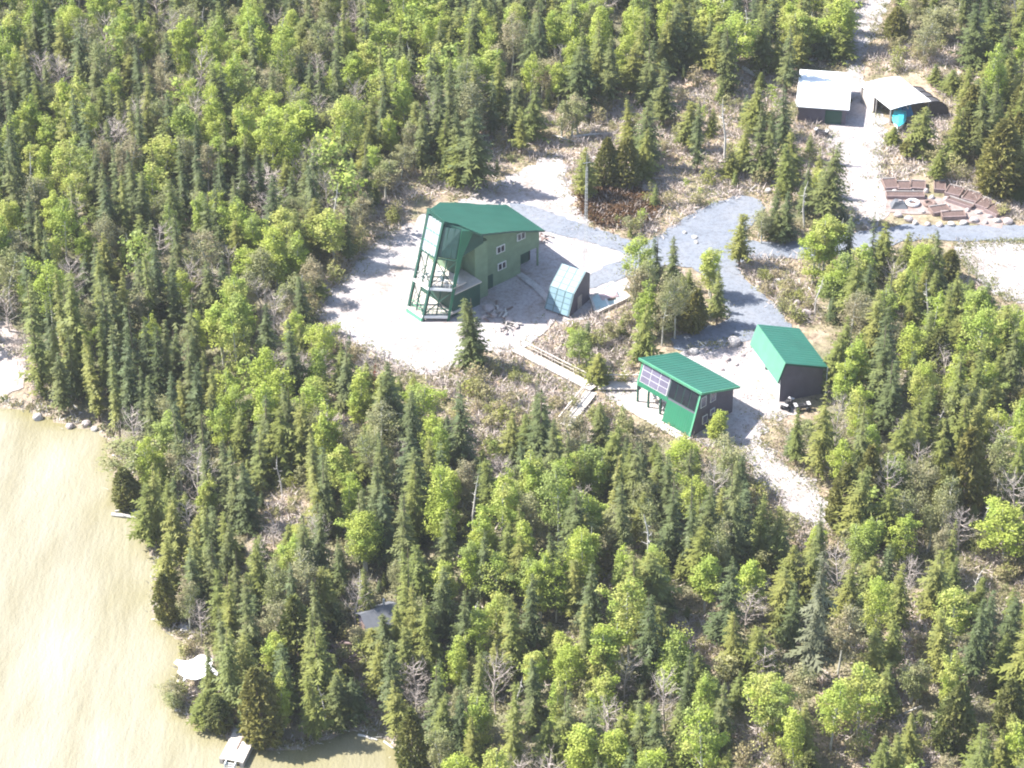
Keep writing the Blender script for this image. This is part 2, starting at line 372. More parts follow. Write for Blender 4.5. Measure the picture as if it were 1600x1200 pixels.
me.attributes.new('waterline', 'FLOAT', 'POINT').data.foreach_set('value', (1 - sstep(1.0, 3.2, dpoly(shore_w, X.ravel(), Y.ravel(), False))).astype(np.float32))
tag(link('ground', me), 'brown forest floor with moss, dry grass and bare soil between the trees', 'ground', kind='structure')

xs = axis(-110, 20, 2, 700); ys = axis(-100, 40, 2, 700)
X, Y = np.meshgrid(xs, ys); nx, ny = len(xs), len(ys); idx = np.arange(nx * ny).reshape(ny, nx)
Q = np.stack([idx[:-1, :-1], idx[:-1, 1:], idx[1:, 1:], idx[1:, :-1]], -1).reshape(-1, 4)
dS = dpoly(shore_w, X.ravel(), Y.ravel(), False); wet = inpoly(water_w, X.ravel(), Y.ravel())
keep = (dS < 25) | wet; Q = Q[keep[Q].all(1)]
me = raw_mesh('lake', np.stack([X.ravel(), Y.ravel(), np.zeros(X.size)], 1), tris=Q, mat='silty_water')
at = me.attributes.new('bank_tone', 'FLOAT', 'POINT')
cove = np.exp(-(((X.ravel() - P(520, 1185, 0)[0]) / 9) ** 2 + ((Y.ravel() - P(520, 1185, 0)[1]) / 7) ** 2))
sh = (.55 * np.clip(1 - dS / 2.2, 0, 1) + .42 * np.clip(1 - dS / 9, 0, 1)) * (.8 + .35 * np.sin(.5 * X.ravel() + .9 * np.sin(.6 * Y.ravel()))) + .4 * cove
at.data.foreach_set('value', np.where(wet, np.clip(sh, 0, 1), 1).astype(np.float32))
tag(link('lake', me), 'pale cream silty lake water with soft wind streaks', 'lake', kind='structure')

def sheet(name, poly_w, off, mat, label, jit=.35, step=2.2):
    ring = []
    n = len(poly_w)
    for i in range(n):
        a = np.array(poly_w[i]); b = np.array(poly_w[(i + 1) % n]); L = np.hypot(*(b - a)); k = max(1, int(L / .6))
        for j in range(k):
            p = a + (b - a) * j / k
            w = jit * (.7 * math.sin(p[0] * 1.1 + p[1] * 1.7) + .5 * math.sin(p[0] * 2.9 - p[1] * 2.3) + rng.normal(0, .35))
            nr = np.array([b[1] - a[1], a[0] - b[0]]) / (L + 1e-6)
            ring.append(p + nr * w)
    rp = np.array(ring); lo = rp.min(0); hi = rp.max(0)
    gx, gy = np.meshgrid(np.arange(lo[0], hi[0], step), np.arange(lo[1], hi[1], step)); gx = gx.ravel(); gy = gy.ravel()
    ok = inpoly(ring, gx, gy) & (dpoly(ring, gx, gy) > .5)
    pts = [Vector((float(p[0]), float(p[1]))) for p in ring] + [Vector((float(x), float(y))) for x, y in zip(gx[ok], gy[ok])]
    m = len(ring)
    v2, _, f2, _, _, _ = geometry.delaunay_2d_cdt(pts, [], [list(range(m))], 1, 1e-4)
    V = np.array([(v.x, v.y) for v in v2]); z = H(V[:, 0], V[:, 1]) + off
    me = raw_mesh(name, np.column_stack([V, z]), faces=[tuple(f) for f in f2], mat=mat)
    me.polygons.foreach_set('use_smooth', [True] * len(me.polygons))
    return tag(link(name, me), label, 'path' if 'path' in name else name.split('_')[-1], kind='structure')
sheet('gravel_yard', GP['yard'], .04, 'pale_gravel', 'pale sunlit gravel yard around the tall green house', .6)
sheet('gravel_yard', GP['cab'], .045, 'pale_gravel', 'pale stony yard between the small cabin and the garage', .5)
sheet('gravel_driveway', GP['drive'], .05, 'pale_gravel', 'pale gravel driveway running up between the two white roofs', .4)
sheet('gravel_layby', GP['layby'], .06, 'pale_gravel', 'bright bare gravel pull-off below the road at the frame edge', .4)
sheet('gravel_road', GP['road'], .09, 'blue_gravel', 'blue grey gravel road forking between house, cabin and driveway', .25)
bank_w = [tuple(ground_at(x, y)[:2]) for x, y in BANK]
sheet('sand_bank', bank_w, .10, 'sandy_soil', 'eroded pale sand bank above the lake', .5, 1.2)

# ------------------------------------------------------------------ the tall green house
HA = math.radians(41)
o0 = P(660, 502); HU = np.array([math.cos(HA), math.sin(HA), 0]); HV = np.array([math.sin(HA), -math.cos(HA), 0])
house = thing('lake_house', o0, HA, 'tall green metal roofed house with raked glass tower front in the gravel yard', 'house')
def uv(u, v, z): return (u, -v, z)
def on_plane(px, py, org, nrm):
    d = ray(px, py); t = ((org - CAM) @ nrm) / (d @ nrm); return CAM + t * d
def hpl(px, py, zc, s):                      # photo point on the sloping plane z = zc - s*u, in house coordinates
    d = ray(px, py); t = (Z0 + zc - s * ((CAM - o0) @ HU) - CAM[2]) / (d[2] + s * (d @ HU)); q = CAM + t * d - o0
    return q @ HU, q @ HV, q[2]
RZ, RS = 15.47, .48
def mroof(u): return RZ - RS * u
def mring(u0, u1, v0, v1, zb):
    return loftf([uv(u0, v0, zb), uv(u1, v0, zb), uv(u1, v1, zb), uv(u0, v1, zb)],
                 [uv(u0, v0, mroof(u0) - .22), uv(u1, v0, mroof(u1) - .22), uv(u1, v1, mroof(u1) - .22), uv(u0, v1, mroof(u0) - .22)])
mk('wall', [boxf(10.4, 17, .2, 7.6, -.3, 3), mring(10.4, 20.3, -.2, -7.6, 3.002)], 'sage_siding', house)
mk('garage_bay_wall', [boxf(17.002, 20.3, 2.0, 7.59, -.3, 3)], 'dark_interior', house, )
mk('corner_post', boxf(20.05, 20.25, .25, .45, -.2, 3), 'sage_siding', house)
gd = mk('garage_door', boxf(17.3, 20.0, 1.93, 1.995, 0, 2.4), 'dark_green_paint', house)
rr = [hpl(x, y, RZ, RS) for x, y in ((672, 327), (694, 346), (717, 351), (735, 359), (752, 366), (800, 361), (851, 360), (792, 320), (745, 319), (732, 317), (687, 316))]
house_roof = mk('roof', prismf([uv(*p) for p in rr], (0, 0, -.2)), 'green_roof', house)
for i in range(6): mk('eave_trim', barf(uv(rr[i][0], rr[i][1] + .03, rr[i][2] - .1), uv(rr[i + 1][0], rr[i + 1][1] + .03, rr[i + 1][2] - .1), .06, .25), 'dark_green_paint', house)
# raked tower
def pA(z): return (4.0 * z / 14, -3.0)
def pB(z): return (3.9 * z / 13.6, 0.0)
def pC(z): return (2.5 + 2.6 * z / 13.3, 2.2 + .25 * z / 13.3)
def pD(z): return (2.5 + 2.6 * z / 13.3, -5.2 - .25 * z / 13.3)
def tz(u): return mroof(u)
ring = lambda z, f: [uv(*pA(z), z), uv(*pB(z), z), uv(*pC(z), z), uv(9.6, 1.4, z), uv(10.5, -1, z), uv(10.5, -5.4, z), uv(*pD(z), z)]
zt = 12.0
def topz(p): return (p[0], p[1], min(p[2], tz(p[0]) - .24))
body0 = [uv(pA(8.6)[0] + .25, -2.9, 8.6), uv(pB(8.6)[0] + .25, -.1, 8.6), uv(pC(8.6)[0] + .25, 2.1, 8.6), uv(9.4, 1.2, 8.6), uv(10.39, -1, 8.6), uv(10.39, -5.2, 8.6), uv(pD(8.6)[0] + .25, -5.1, 8.6)]
body1 = [topz(uv(pA(13.4)[0] + .25, -2.9, 13.5)), topz(uv(pB(13.3)[0] + .25, -.1, 13.5)), topz(uv(pC(13)[0] + .25, 2.2, 13.5)), topz(uv(9.4, 1.2, 13.5)), topz(uv(10.39, -1, 13.5)), topz(uv(10.39, -5.2, 13.5)), topz(uv(pD(13)[0] + .25, -5.1, 13.5))]
mk('upper_storey', loftf(body0, body1), 'dark_green_paint', house)  # dark green here also stands in for shade under the roof overhang
mk('tower_wall', boxf(5.6, 10.38, 1.7, 5.3, -.3, 8.59), 'sage_siding', house)
mk('stair_wall', boxf(8.2, 10.37, -.9, 1.69, -.3, 8.58), 'sage_siding', house)
mk('lower_wall', boxf(3.6, 8.19, -1.9, 4.6, -.3, 3.7), 'dark_green_paint', house)
for nm, f, w in (('raked_post', pA, .32), ('raked_post', pB, .36)):
    mk(nm, barf(uv(*f(-.2), -.2), uv(*f(13.4), 13.4), w), 'dark_green_paint', house)
c0, c1 = pC(-.2), pC(13.2)
fin = [uv(c0[0] - .2, c0[1], -.2), uv(c1[0] - .35, c1[1] + .05, tz(c1[0] - .35) - .21), uv(c1[0] + 1.9, c1[1] - .2, tz(c1[0] + 1.9) - .21), uv(pC(9)[0] + .8, pC(9)[1] - .1, 9), uv(pC(5)[0] + .4, pC(5)[1], 5), uv(c0[0] + .2, c0[1], -.2)]
mk('raked_fin', prismf(fin, (.12, .16, 0)), 'green_panel', house)
def fq(f, g, a0, a1, z0, z1, off, th):       # quad on the plane between two raked posts
    def pt(a, z):
        p, q = np.array(f(z)), np.array(g(z)); s = p + (q - p) * a; return uv(s[0] - off, s[1], z)
    r = [pt(a0, z0), pt(a1, z0), pt(a1, z1), pt(a0, z1)]
    return prismf(r, (-th, 0, 0))
gl = mk('tower_glazing', fq(pA, pB, .05, .95, 8.7, 13.2, .0, .03), 'sky_reflect_glass', house)
for z_ in (10.1, 11.6): mk('transom', fq(pA, pB, .04, .96, z_ - .06, z_ + .06, .066, .05), 'green_trim', gl)
for i in range(4):
    a = .05 + .9 * i / 4
    mk('pane', fq(pA, pB, a + .02, a + .205, 8.95, 12.95, .034, .03), 'sky_reflect_glass', gl)
for a in (.04, .275, .5, .725, .955): mk('mullion', fq(pA, pB, a - .014, a + .014, 8.6, 13.3, .066, .05), 'white_paint', gl)
gl2 = mk('side_glazing', fq(pB, pC, .1, .9, 8.9, 12.9, .05, .04), 'teal_glass', house)
for a in (.33, .64): mk('mullion', fq(pB, pC, a - .012, a + .012, 8.9, 12.9, .095, .04), 'dark_green_paint', gl2)
for z in (4.6, .75):
    r = [uv(*pA(z), z), uv(*pB(z), z), uv(*pC(z), z), uv(5.59, 2.2, z), uv(5.59, -5.2, z), uv(*pD(z), z)]
    dk = mk('deck_floor', prismf(r, (0, 0, .16)), 'pale_timber', house)
    rails = []
    for f, g in ((pA, pB), (pB, pC), (pA, pD)):
        for h in (.55, 1.05):
            rails.append(barf(uv(*f(z + h), z + h), uv(*g(z + h), z + h), .07))
        for k in range(1, 6):
            p, q = np.array(f(z)), np.array(g(z)); s = p + (q - p) * k / 6
            p2, q2 = np.array(f(z + 1.05)), np.array(g(z + 1.05)); s2 = p2 + (q2 - p2) * k / 6
            rails.append(barf(uv(*s, z + .15), uv(*s2, z + 1.05), .045))
    mk('railing', rails, 'white_paint' if z > 2 else 'green_trim', dk)
    mk('fascia', [fq(pA, pB, 0, 1, z - .25, z + .12, .19, .06), fq(pB, pC, 0, 1, z - .25, z + .12, .19, .06)], 'white_paint', dk)
for f, g in ((pA, pB), (pB, pC)):
    for z0, z1 in ((.95, 4.3), (5.0, 8.5)):
        for a, b in ((f, g), (g, f)):
            mk('cross_brace', barf(uv(a(z0)[0] - .12, a(z0)[1], z0), uv(b(z1)[0] - .12, b(z1)[1], z1), .09), 'dark_green_paint', house)
        mk('cross_rail', barf(uv(f(z1)[0] - .05, f(z1)[1], z1 + .1), uv(g(z1)[0] - .05, g(z1)[1], z1 + .1), .16), 'dark_green_paint', house)
for f, g in ((pA, pB), (pB, pC)):
    for z0, z1 in ((.9, 4.4), (4.8, 8.6)):
        m0 = (np.array(f(z0)) + np.array(g(z0))) / 2; m1 = (np.array(f(z1)) + np.array(g(z1))) / 2
        mk('mid_post', barf(uv(m0[0] - .02, m0[1], z0), uv(m1[0] - .02, m1[1], z1), .13), 'dark_green_paint', house)
mk('base_skirt', [fq(pA, pB, 0, 1, -.2, .55, .2, .05)], 'green_trim', house)
mk('terrace', boxf(3.59, 8.1, -2.4, 1.6, 3.71, 3.86), 'pale_timber', house)
for (px, py) in ((782, 389), (784, 415), (814, 369)):
    q = on_plane(px, py, o0 - .2 * HV, HV) - o0; u0 = q @ HU; z0 = q[2]
    w = mk('window', [boxf(u0 - .72, u0 + .72, .12, .195, z0 - .55, z0 + .55)], 'white_paint', house)
    for s in (-1, 1):
        mk('pane', boxf(u0 + s * .33 - .25, u0 + s * .33 + .25, .095, .118, z0 - .42, z0 + .42), 'dark_glass', w)
mk('door', boxf(11.2, 12.15, .12, .195, .05, 2.1), 'dark_green_paint', house)
mk('bench', [boxf(11.0, 13.2, -1.0, -.4, .1, .55), boxf(11.0, 11.3, -1.0, -.4, .55, .9)], 'dark_green_paint', None, loc=None) if False else None

# furniture standing on the terrace deck of the tower
def deck_chair(u, v, z, a, label):
    t = thing('deck_chair', tuple(o0 + HU * u + HV * v + np.array([0, 0, z])), HA + a, label, 'chair')
    mk('seat', boxf(-.3, .3, -.3, .3, .38, .45), 'white_paint', t)
    mk('backrest', prismf([(-.3, .25, .45), (.3, .25, .45), (.3, .5, 1.05), (-.3, .5, 1.05)], (0, .05, 0)), 'white_paint', t)
    for sx in (-.26, .26):
        for sy in (-.26, .26): mk('leg', boxf(sx - .03, sx + .03, sy - .03, sy + .03, 0, .38), 'white_paint', t)
deck_chair(2.6, -2.0, 4.76, 1.2, 'white chair standing on the tower balcony near its outer corner')
deck_chair(3.2, .6, 4.76, .3, 'white chair standing on the tower balcony beside the green fin')
deck_chair(4.4, 1.6, 4.76, -.8, 'white chair standing on the tower balcony close to the wall')
t = thing('deck_table', tuple(o0 + HU * 3.6 + HV * -.8 + np.array([0, 0, 4.76])), HA, 'small round table on the tower balcony between white chairs', 'table')
mk('tabletop', tubef([(0, 0, .7), (0, 0, .75)], [.55, .55], 14), 'white_paint', t); mk('leg', tubef([(0, 0, 0), (0, 0, .7)], [.05, .05], 8), 'dark_green_paint', t)

# ------------------------------------------------------------------ the glass-fronted cabin
CA = math.radians(44.4)
cabin = thing('cabin', P(1077, 685), CA, 'small green cabin with raked window wall and open deck below, beside the garage', 'cabin')
K = 1.9 / 6
def cx(z): return K * z
mk('wall', [prismf([(0, 0, -.3), (cx(2.9), 0, 2.9), (7.8, 0, 2.9), (7.8, 0, -.3)], (0, 4.6, 0)),
            prismf([(cx(2.9), 0, 2.902), (1.9, 0, 6.0), (7.8, 0, 3.92), (7.8, 0, 2.902)], (0, 9.6, 0))], 'slate_siding', cabin)
cab_roof = mk('roof', prismf([(1.5, -.4, 6.24), (8.5, -.4, 6.24 - .354 * 7.0), (8.5, 10.0, 6.24 - .354 * 7.0), (1.5, 10.0, 6.24)], (0, 0, -.16)), 'green_roof', cabin)
mk('fascia', [barf((1.45, -.42, 6.1), (1.45, 10.02, 6.1), .12, .34), barf((1.45, -.44, 6.1), (8.5, -.44, 3.62), .08, .28)], 'green_trim', cabin)
def fp(y0, y1, z0, z1, off, th):
    return prismf([(cx(z0) - off, y0, z0), (cx(z0) - off, y1, z0), (cx(z1) - off, y1, z1), (cx(z1) - off, y0, z1)], (-th, 0, 0))
mk('lower_front', fp(.02, 4.6, -.1, 3.05, .0, .04), 'green_panel', cabin)
mk('floor_band', fp(4.6, 9.6, 2.72, 3.25, .0, .05), 'green_panel', cabin)
mk('corner_trim', fp(-.08, .14, 0, 6, .03, .06), 'green_trim', cabin); mk('corner_trim', fp(9.46, 9.66, 2.8, 6, .03, .06), 'green_trim', cabin)
wl = mk('lattice_window', fp(4.95, 9.4, 3.3, 5.72, .0, .03), 'white_paint', cabin)
for i in range(3):
    for j in range(3):
        y0 = 5.04 + i * 1.455; z0 = 3.38 + j * .775
        mk('pane', fp(y0, y0 + 1.36, z0, z0 + .70, .032, .03), 'mauve_reflect_glass', wl)
wr = mk('picture_window', fp(.25, 4.75, 3.3, 5.6, .0, .03), 'dark_green_paint', cabin)
for i in range(4):
    mk('pane', fp(.34 + i * 1.1, 1.34 + i * 1.1, 3.4, 5.5, .032, .03), 'dark_glass', wr)
mk('window_head', fp(.2, 4.8, 5.62, 5.8, .0, .1), 'white_paint', wr)
cab0 = P(1077, 685); CN = np.array([math.sin(CA), -math.cos(CA), 0]); CX = np.array([math.cos(CA), math.sin(CA), 0])
for px, py, w, h in ((1099, 628, .5, 1.5), (1114, 619, .5, 1.5), (1101, 655, .45, 1.2), (1113, 643, .4, .9)):
    q = on_plane(px, py, cab0, CN) - cab0; u0 = q @ CX; z0 = q[2]
    o = mk('window', boxf(u0 - w, u0 + w, -.06, -.003, z0 - h / 2, z0 + h / 2), 'white_paint', cabin)
    mk('pane', boxf(u0 - w + .1, u0 + w - .1, -.085, -.063, z0 - h / 2 + .1, z0 + h / 2 - .1), 'mauve_reflect_glass', o)
mk('inner_wall', boxf(3.0, 3.1, 4.61, 9.3, .36, 2.7), 'white_paint', cabin)
for y, x in ((5.6, .8), (7.6, .8), (9.4, .8), (9.4, 4.2), (9.4, 7.6)):
    mk('post', boxf(x - .11, x + .11, y - .11, y + .11, -.3, 2.72), 'dark_green_paint', cabin)
boards = [boxf(-1.1, 8.2, 4.65 + i * .25, 4.65 + i * .25 + .235, .28, .36) for i in range(25)]
boards += [boxf(-1.1, -.1, -.4 + i * .25, -.4 + i * .25 + .235, .28, .36) for i in range(20)]
dk = mk('deck', boards, 'pale_timber', cabin); dk['kind'] = 'stuff'
mk('deck_edge', boxf(-1.2, -1.1, -.5, 11, .1, .42), 'white_paint', cabin)
def patio_chair(x, y, a, label):
    w = cab0 + CX * x - CN * y
    t = thing('patio_chair', (w[0], w[1], Z0 + .36), CA + a, label, 'chair')
    mk('seat', boxf(-.28, .28, -.28, .28, .38, .44), 'white_paint', t); mk('backrest', boxf(-.28, .28, .22, .28, .44, .95), 'white_paint', t)
    for sx in (-.24, .24):
        for sy in (-.24, .24): mk('leg', boxf(sx - .025, sx + .025, sy - .025, sy + .025, 0, .38), 'white_paint', t)
patio_chair(1.5, 6.1, .5, 'white chair on the cabin deck near the green lower wall')
patio_chair(2.4, 8.0, -.6, 'white chair on the cabin deck near the outer corner post')
t = thing('barbecue', tuple(cab0 + CX * 1.7 - CN * 5.2 + np.array([0, 0, .36])), CA, 'small black barbecue on the cabin deck by the wall', 'barbecue')
mk('firebox', loftf([(-.35, -.25, .75), (.35, -.25, .75), (.35, .25, .75), (-.35, .25, .75)], [(-.3, -.2, 1.15), (.3, -.2, 1.15), (.3, .2, 1.15), (-.3, .2, 1.15)]), 'black_rubber', t)
for sx in (-.28, .28):
    for sy in (-.18, .18): mk('leg', boxf(sx - .03, sx + .03, sy - .03, sy + .03, 0, .75), 'galvanised', t)

def seams(o, p0, p1, q0, q1, step, h=.03, w=.035):
    p0, p1, q0, q1 = map(np.array, (p0, p1, q0, q1)); n = int(np.linalg.norm(p1 - p0) / step)
    e = mk('seams', [barf(tuple(p0 + (p1 - p0) * (i + .5) / n + [0, 0, h / 2]), tuple(q0 + (q1 - q0) * (i + .5) / n + [0, 0, h / 2]), w, h) for i in range(n)], o.data.materials[0], o); e['kind'] = 'stuff'
seams(cab_roof, (1.5, -.4, 6.24), (1.5, 10.0, 6.24), (8.5, -.4, 6.24 - .354 * 7), (8.5, 10.0, 6.24 - .354 * 7), .55)
hs = []
for k in range(40):
    v0 = -12 + k * .5; us = np.linspace(0, 26, 400); ins = inpoly([(p[0], p[1]) for p in rr], us, np.full(400, v0))
    if ins.sum() > 4: a_, b_ = us[ins][0], us[ins][-1]; hs.append(barf(uv(a_, v0, mroof(a_) + .025), uv(b_, v0, mroof(b_) + .025), .05, .05))
e = mk('seams', hs, 'green_roof', house_roof); e['kind'] = 'stuff'
# ------------------------------------------------------------------ garage
GA = math.radians(17.9)
gar = thing('garage', P(1219, 630), GA, 'green metal garage with steep pale green skirt and dark gable by the road end', 'garage')
mk('wall', prismf([(0, .3, -.3), (0, .3, 3.4), (.55, .3, 5.78), (5.6, .3, 4.2), (5.6, .3, -.3)], (0, 8.2, 0)), 'slate_siding', gar)
gar_roof = mk('roof', prismf([(.35, -.1, 6.0), (6.05, -.1, 4.24), (6.05, 8.9, 4.24), (.35, 8.9, 6.0)], (0, 0, -.15)), 'green_roof', gar)
seams(gar_roof, (.35, -.1, 6.0), (.35, 8.9, 6.0), (6.05, -.1, 4.24), (6.05, 8.9, 4.24), .55)
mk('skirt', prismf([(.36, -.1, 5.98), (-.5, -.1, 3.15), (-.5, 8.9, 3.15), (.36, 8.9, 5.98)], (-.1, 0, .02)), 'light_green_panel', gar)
mk('gable_trim', [barf((.35, -.12, 5.85), (6.05, -.12, 4.09), .06, .25), barf((.33, -.12, 5.9), (-.5, -.12, 3.2), .06, .2)], 'dark_green_paint', gar)
mk('front_cladding', boxf(-.05, -.003, .32, 8.48, -.1, 3.3), 'white_paint', gar)
for y0 in (1.0, 4.9):
    d = mk('garage_door', boxf(-.09, -.053, y0, y0 + 3.0, .02, 2.7), 'white_paint', gar)
    for k in range(4): mk('panel', boxf(-.115, -.093, y0 + .1, y0 + 2.9, .1 + k * .65, .1 + k * .65 + .58), 'white_paint', d)
mk('downspout', [tubef([(6.0, -.15, 4.2), (6.0, -.15, 0)], [.06, .06], 8)], 'white_paint', gar)
mk('wall_lamp', boxf(-.3, -.01, 4.3, 4.6, 2.2, 2.6), 'dark_mesh', gar)

# ------------------------------------------------------------------ white-roofed shed, carport and boat up the driveway
def frame(pa, pb, z):
    a = P(*pa, Z0 + z); b = P(*pb, Z0 + z); return a, math.atan2(b[1] - a[1], b[0] - a[0]), np.hypot(*(b - a)[:2])
a, ang, L = frame((1243, 166), (1327, 172), 2.7)
shed = thing('storage_shed', (a[0], a[1], Z0), ang, 'low shed with flat white metal roof and dark walls beside the driveway', 'shed')
mk('wall', loftf([(.35, .4, -.3), (L - .45, .4, -.3), (L - .45, 10.0, -.3), (.35, 10.0, -.3)], [(.35, .4, 2.55), (L - .45, .4, 2.55), (L - .45, 10.0, 2.95), (.35, 10.0, 2.95)]), 'slate_siding', shed)
sh_roof = mk('roof', prismf([(0, 0, 2.7), (L, 0, 2.7), (L, 10.6, 3.12), (0, 10.6, 3.12)], (0, 0, -.13)), 'white_roof', shed)
seams(sh_roof, (0, 0, 2.7), (L, 0, 2.7), (0, 10.6, 3.12), (L, 10.6, 3.12), .7)
mk('door', boxf(L - 3.4, L - 1.0, .33, .395, 0, 2.2), 'dark_green_paint', shed)
a, ang, L = frame((1392, 171), (1455, 158), 2.7)
car = thing('carport', (a[0], a[1], Z0), ang, 'carport with white sheet roof sheltering a turquoise covered boat', 'carport')
n = 9; ringr = [(L * i / n, 0, 2.7 + .22 * math.sin(math.pi * i / n)) for i in range(n + 1)]
ringr += [(p[0], p[1], p[2] - .1) for p in ringr[::-1]]
mk('roof', prismf(ringr, (-.8, 8.2, .15)), 'white_roof', car)
for x, y in ((.2, .3), (L - .2, .3), (-.1, 4), (L - .8, 4), (-.5, 7.8), (L - 1.0, 7.8)): mk('post', boxf(x - .08, x + .08, y - .08, y + .08, -.2, 2.75), 'grey_timber', car)
mk('side_wall', boxf(-.42, -.34, 4.2, 7.7, 0, 2.6), 'pale_timber', car); mk('back_wall', boxf(-.5, L - 1, 7.9, 8.0, 0, 2.7), 'slate_siding', car)
sh = thing('mesh_shelter', (a[0] + L * math.cos(ang) , a[1] + L * math.sin(ang), Z0), ang, 'dark netting shelter with curved hoops leaning against the white carport', 'shelter')
arc = [(.1 + 3.0 * math.sin(t), 2.5 * math.cos(t)) for t in np.linspace(0, math.pi / 2, 9)]
r0 = [(x, 0, z) for x, z in arc] + [(x - .06, 0, z - .05) for x, z in arc[::-1]]
mk('netting', prismf(r0, (-.6, 5.2, 0)), 'dark_mesh', sh)
mk('end_netting', prismf([(x - .08, .02, z - .06) for x, z in arc] + [(.1, .02, 0)], (0, .05, 0)), 'dark_mesh', sh)
for k in range(4):
    f = k / 3; mk('hoop', tubef([(x + .03 - .6 * f, .03 + 5.1 * f, z + .04) for x, z in arc], [.06] * 9, 6), 'black_rubber', sh)

def boat(loc, rz, label):
    t = thing('covered_boat', loc, rz, label, 'boat')
    secs = []
    for i, (x, w, zb) in enumerate(((-2.4, .85, .55), (-1.2, .95, .5), (.4, .95, .5), (1.6, .65, .6), (2.5, .08, .85))):
        secs.append([(x, -w, 1.25 + .02 * i), (x, -w * .75, zb), (x, 0, zb - .1), (x, w * .75, zb), (x, w, 1.25 + .02 * i)])
    V = [p for s in secs for p in s]; Fc = []
    for i in range(4):
        for j in range(4): Fc.append((i * 5 + j, i * 5 + j + 1, i * 5 + j + 6, i * 5 + j + 5))
    Fc.append((0, 1, 2, 3, 4)); mk('hull', (V, Fc), 'white_paint', t)
    V = []; Fc = []
    for i, (x, w, zr) in enumerate(((-2.45, .88, 1.35), (-1.2, 1.0, 1.75), (.4, 1.0, 1.85), (1.5, .7, 1.5), (2.3, .2, 1.36))):
        V += [(x, -w, 1.2), (x, -w * .6, zr - .12), (x, 0, zr), (x, w * .6, zr - .12), (x, w, 1.2)]
    for i in range(4):
        for j in range(4): Fc.append((i * 5 + j, i * 5 + j + 1, i * 5 + j + 6, i * 5 + j + 5))
    Fc += [(0, 1, 2, 3, 4), (20, 21, 22, 23, 24)]
    mk('cover', (V, Fc), 'turquoise_tarp', t)
    tr = mk('trailer', [boxf(-2.2, 2.9, -.05, .05, .35, .45), boxf(-.9, -.8, -.95, .95, .35, .45)], 'galvanised', t)
    for s in (-1, 1): mk('wheel', tubef([(-.85, s * .95, .32), (-.85, s * 1.15, .32)], [.32, .32], 14), 'black_rubber', tr)
q = P(1404, 197); boat((q[0], q[1], Z0), math.radians(-100), 'small boat under a turquoise cover parked at the carport mouth')
q = P(1414, 178); t = thing('tarp_pile', (q[0], q[1], Z0), .3, 'blue tarpaulin bundle inside the carport behind the boat', 'tarpaulin')
mk('bundle', loftf([(-1, -.9, 0), (1, -.9, 0), (1.1, .9, 0), (-1, .9, 0)], [(-.7, -.6, 1.3), (.6, -.5, 1.5), (.7, .6, 1.2), (-.6, .6, 1.4)]), 'blue_tarp', t)
mk('strap', [boxf(-.1, 0, -.95, .95, 1.3, 1.5)], 'white_paint', t)

# ------------------------------------------------------------------ solar roofed battery hut, mast, garden plot
SA = math.atan2(-.54, .84)
b0 = P(852, 485); hut = thing('solar_hut', b0, SA, 'small hut with two pitches of pale blue solar panels beside the yard', 'hut')
W_ = 3.5
prof = [(0, 0.25), (1.3, 3.0), (4.2, 4.9), (5.2, 4.2), (5.2, -.2), (0.0, -.2)]
mk('wall', prismf([(.0, y + .1, z - .08) for y, z in prof], (W_, 0, 0)), 'slate_siding', hut)
def tri_pl(p, q, s):  return (p[0] + (q[0] - p[0]) * s, p[1] + (q[1] - p[1]) * s)
for nm, (p, q), rows in (('lower_array', ((0, .3), (1.3, 3.05)), 4), ('upper_array', ((1.3, 3.05), (4.2, 4.95)), 4)):
    dy, dz = q[0] - p[0], q[1] - p[1]; Ln = math.hypot(dy, dz); nv = (0, -dz / Ln, dy / Ln)
    ar = mk(nm, prismf([(-.1, p[0] - .02, p[1]), (W_ + .1, p[0] - .02, p[1]), (W_ + .1, q[0] - .02, q[1]), (-.1, q[0] - .02, q[1])], (0, nv[1] * .06, nv[2] * .06)), 'panel_frame', hut)
    for r_ in range(rows):
        for c_ in range(3):
            a0 = tri_pl(p, q, (r_ + .06) / rows); a1 = tri_pl(p, q, (r_ + .94) / rows); x0 = c_ * W_ / 3 + .09; x1 = (c_ + 1) * W_ / 3 - .09
            o_ = .065
            mk('solar_panel', prismf([(x0, a0[0] - .02 + nv[1] * o_, a0[1] + nv[2] * o_), (x1, a0[0] - .02 + nv[1] * o_, a0[1] + nv[2] * o_), (x1, a1[0] - .02 + nv[1] * o_, a1[1] + nv[2] * o_), (x0, a1[0] - .02 + nv[1] * o_, a1[1] + nv[2] * o_)], (0, nv[1] * .03, nv[2] * .03)), 'solar_cell', ar)
mk('door', boxf(W_ - .0, W_ + .05, 2.3, 3.3, 0, 2.0), 'grey_timber', hut)
mb = P(913, 462)
mast = thing('radio_mast', mb, .3, 'slender lattice radio mast rising beside the solar hut', 'mast')
MH = 19.5; legs = [(.32 * math.cos(a), .32 * math.sin(a)) for a in (0, 2.094, 4.189)]
for lx, ly in legs: mk('leg', tubef([(lx, ly, -.2), (lx * .45, ly * .45, MH)], [.026, .02], 6), 'galvanised', mast)
br = []
for i in range(36):
    z0, z1 = MH * i / 36, MH * (i + 1) / 36; f0, f1 = 1 - .55 * i / 36, 1 - .55 * (i + 1) / 36
    for k in range(3):
        a_, b_ = legs[k], legs[(k + 1) % 3]
        br.append(barf((a_[0] * f0, a_[1] * f0, z0), (b_[0] * f1, b_[1] * f1, z1), .014)); br.append(barf((a_[0] * f0, a_[1] * f0, z0), (b_[0] * f0, b_[1] * f0, z0), .014))
mk('bracing', br, 'galvanised', mast); mk('antenna', [tubef([(0, 0, MH - .2), (0, 0, MH + 2.2)], [.03, .02], 6), barf((-.5, 0, MH + .6), (.5, 0, MH + .6), .035)], 'galvanised', mast)
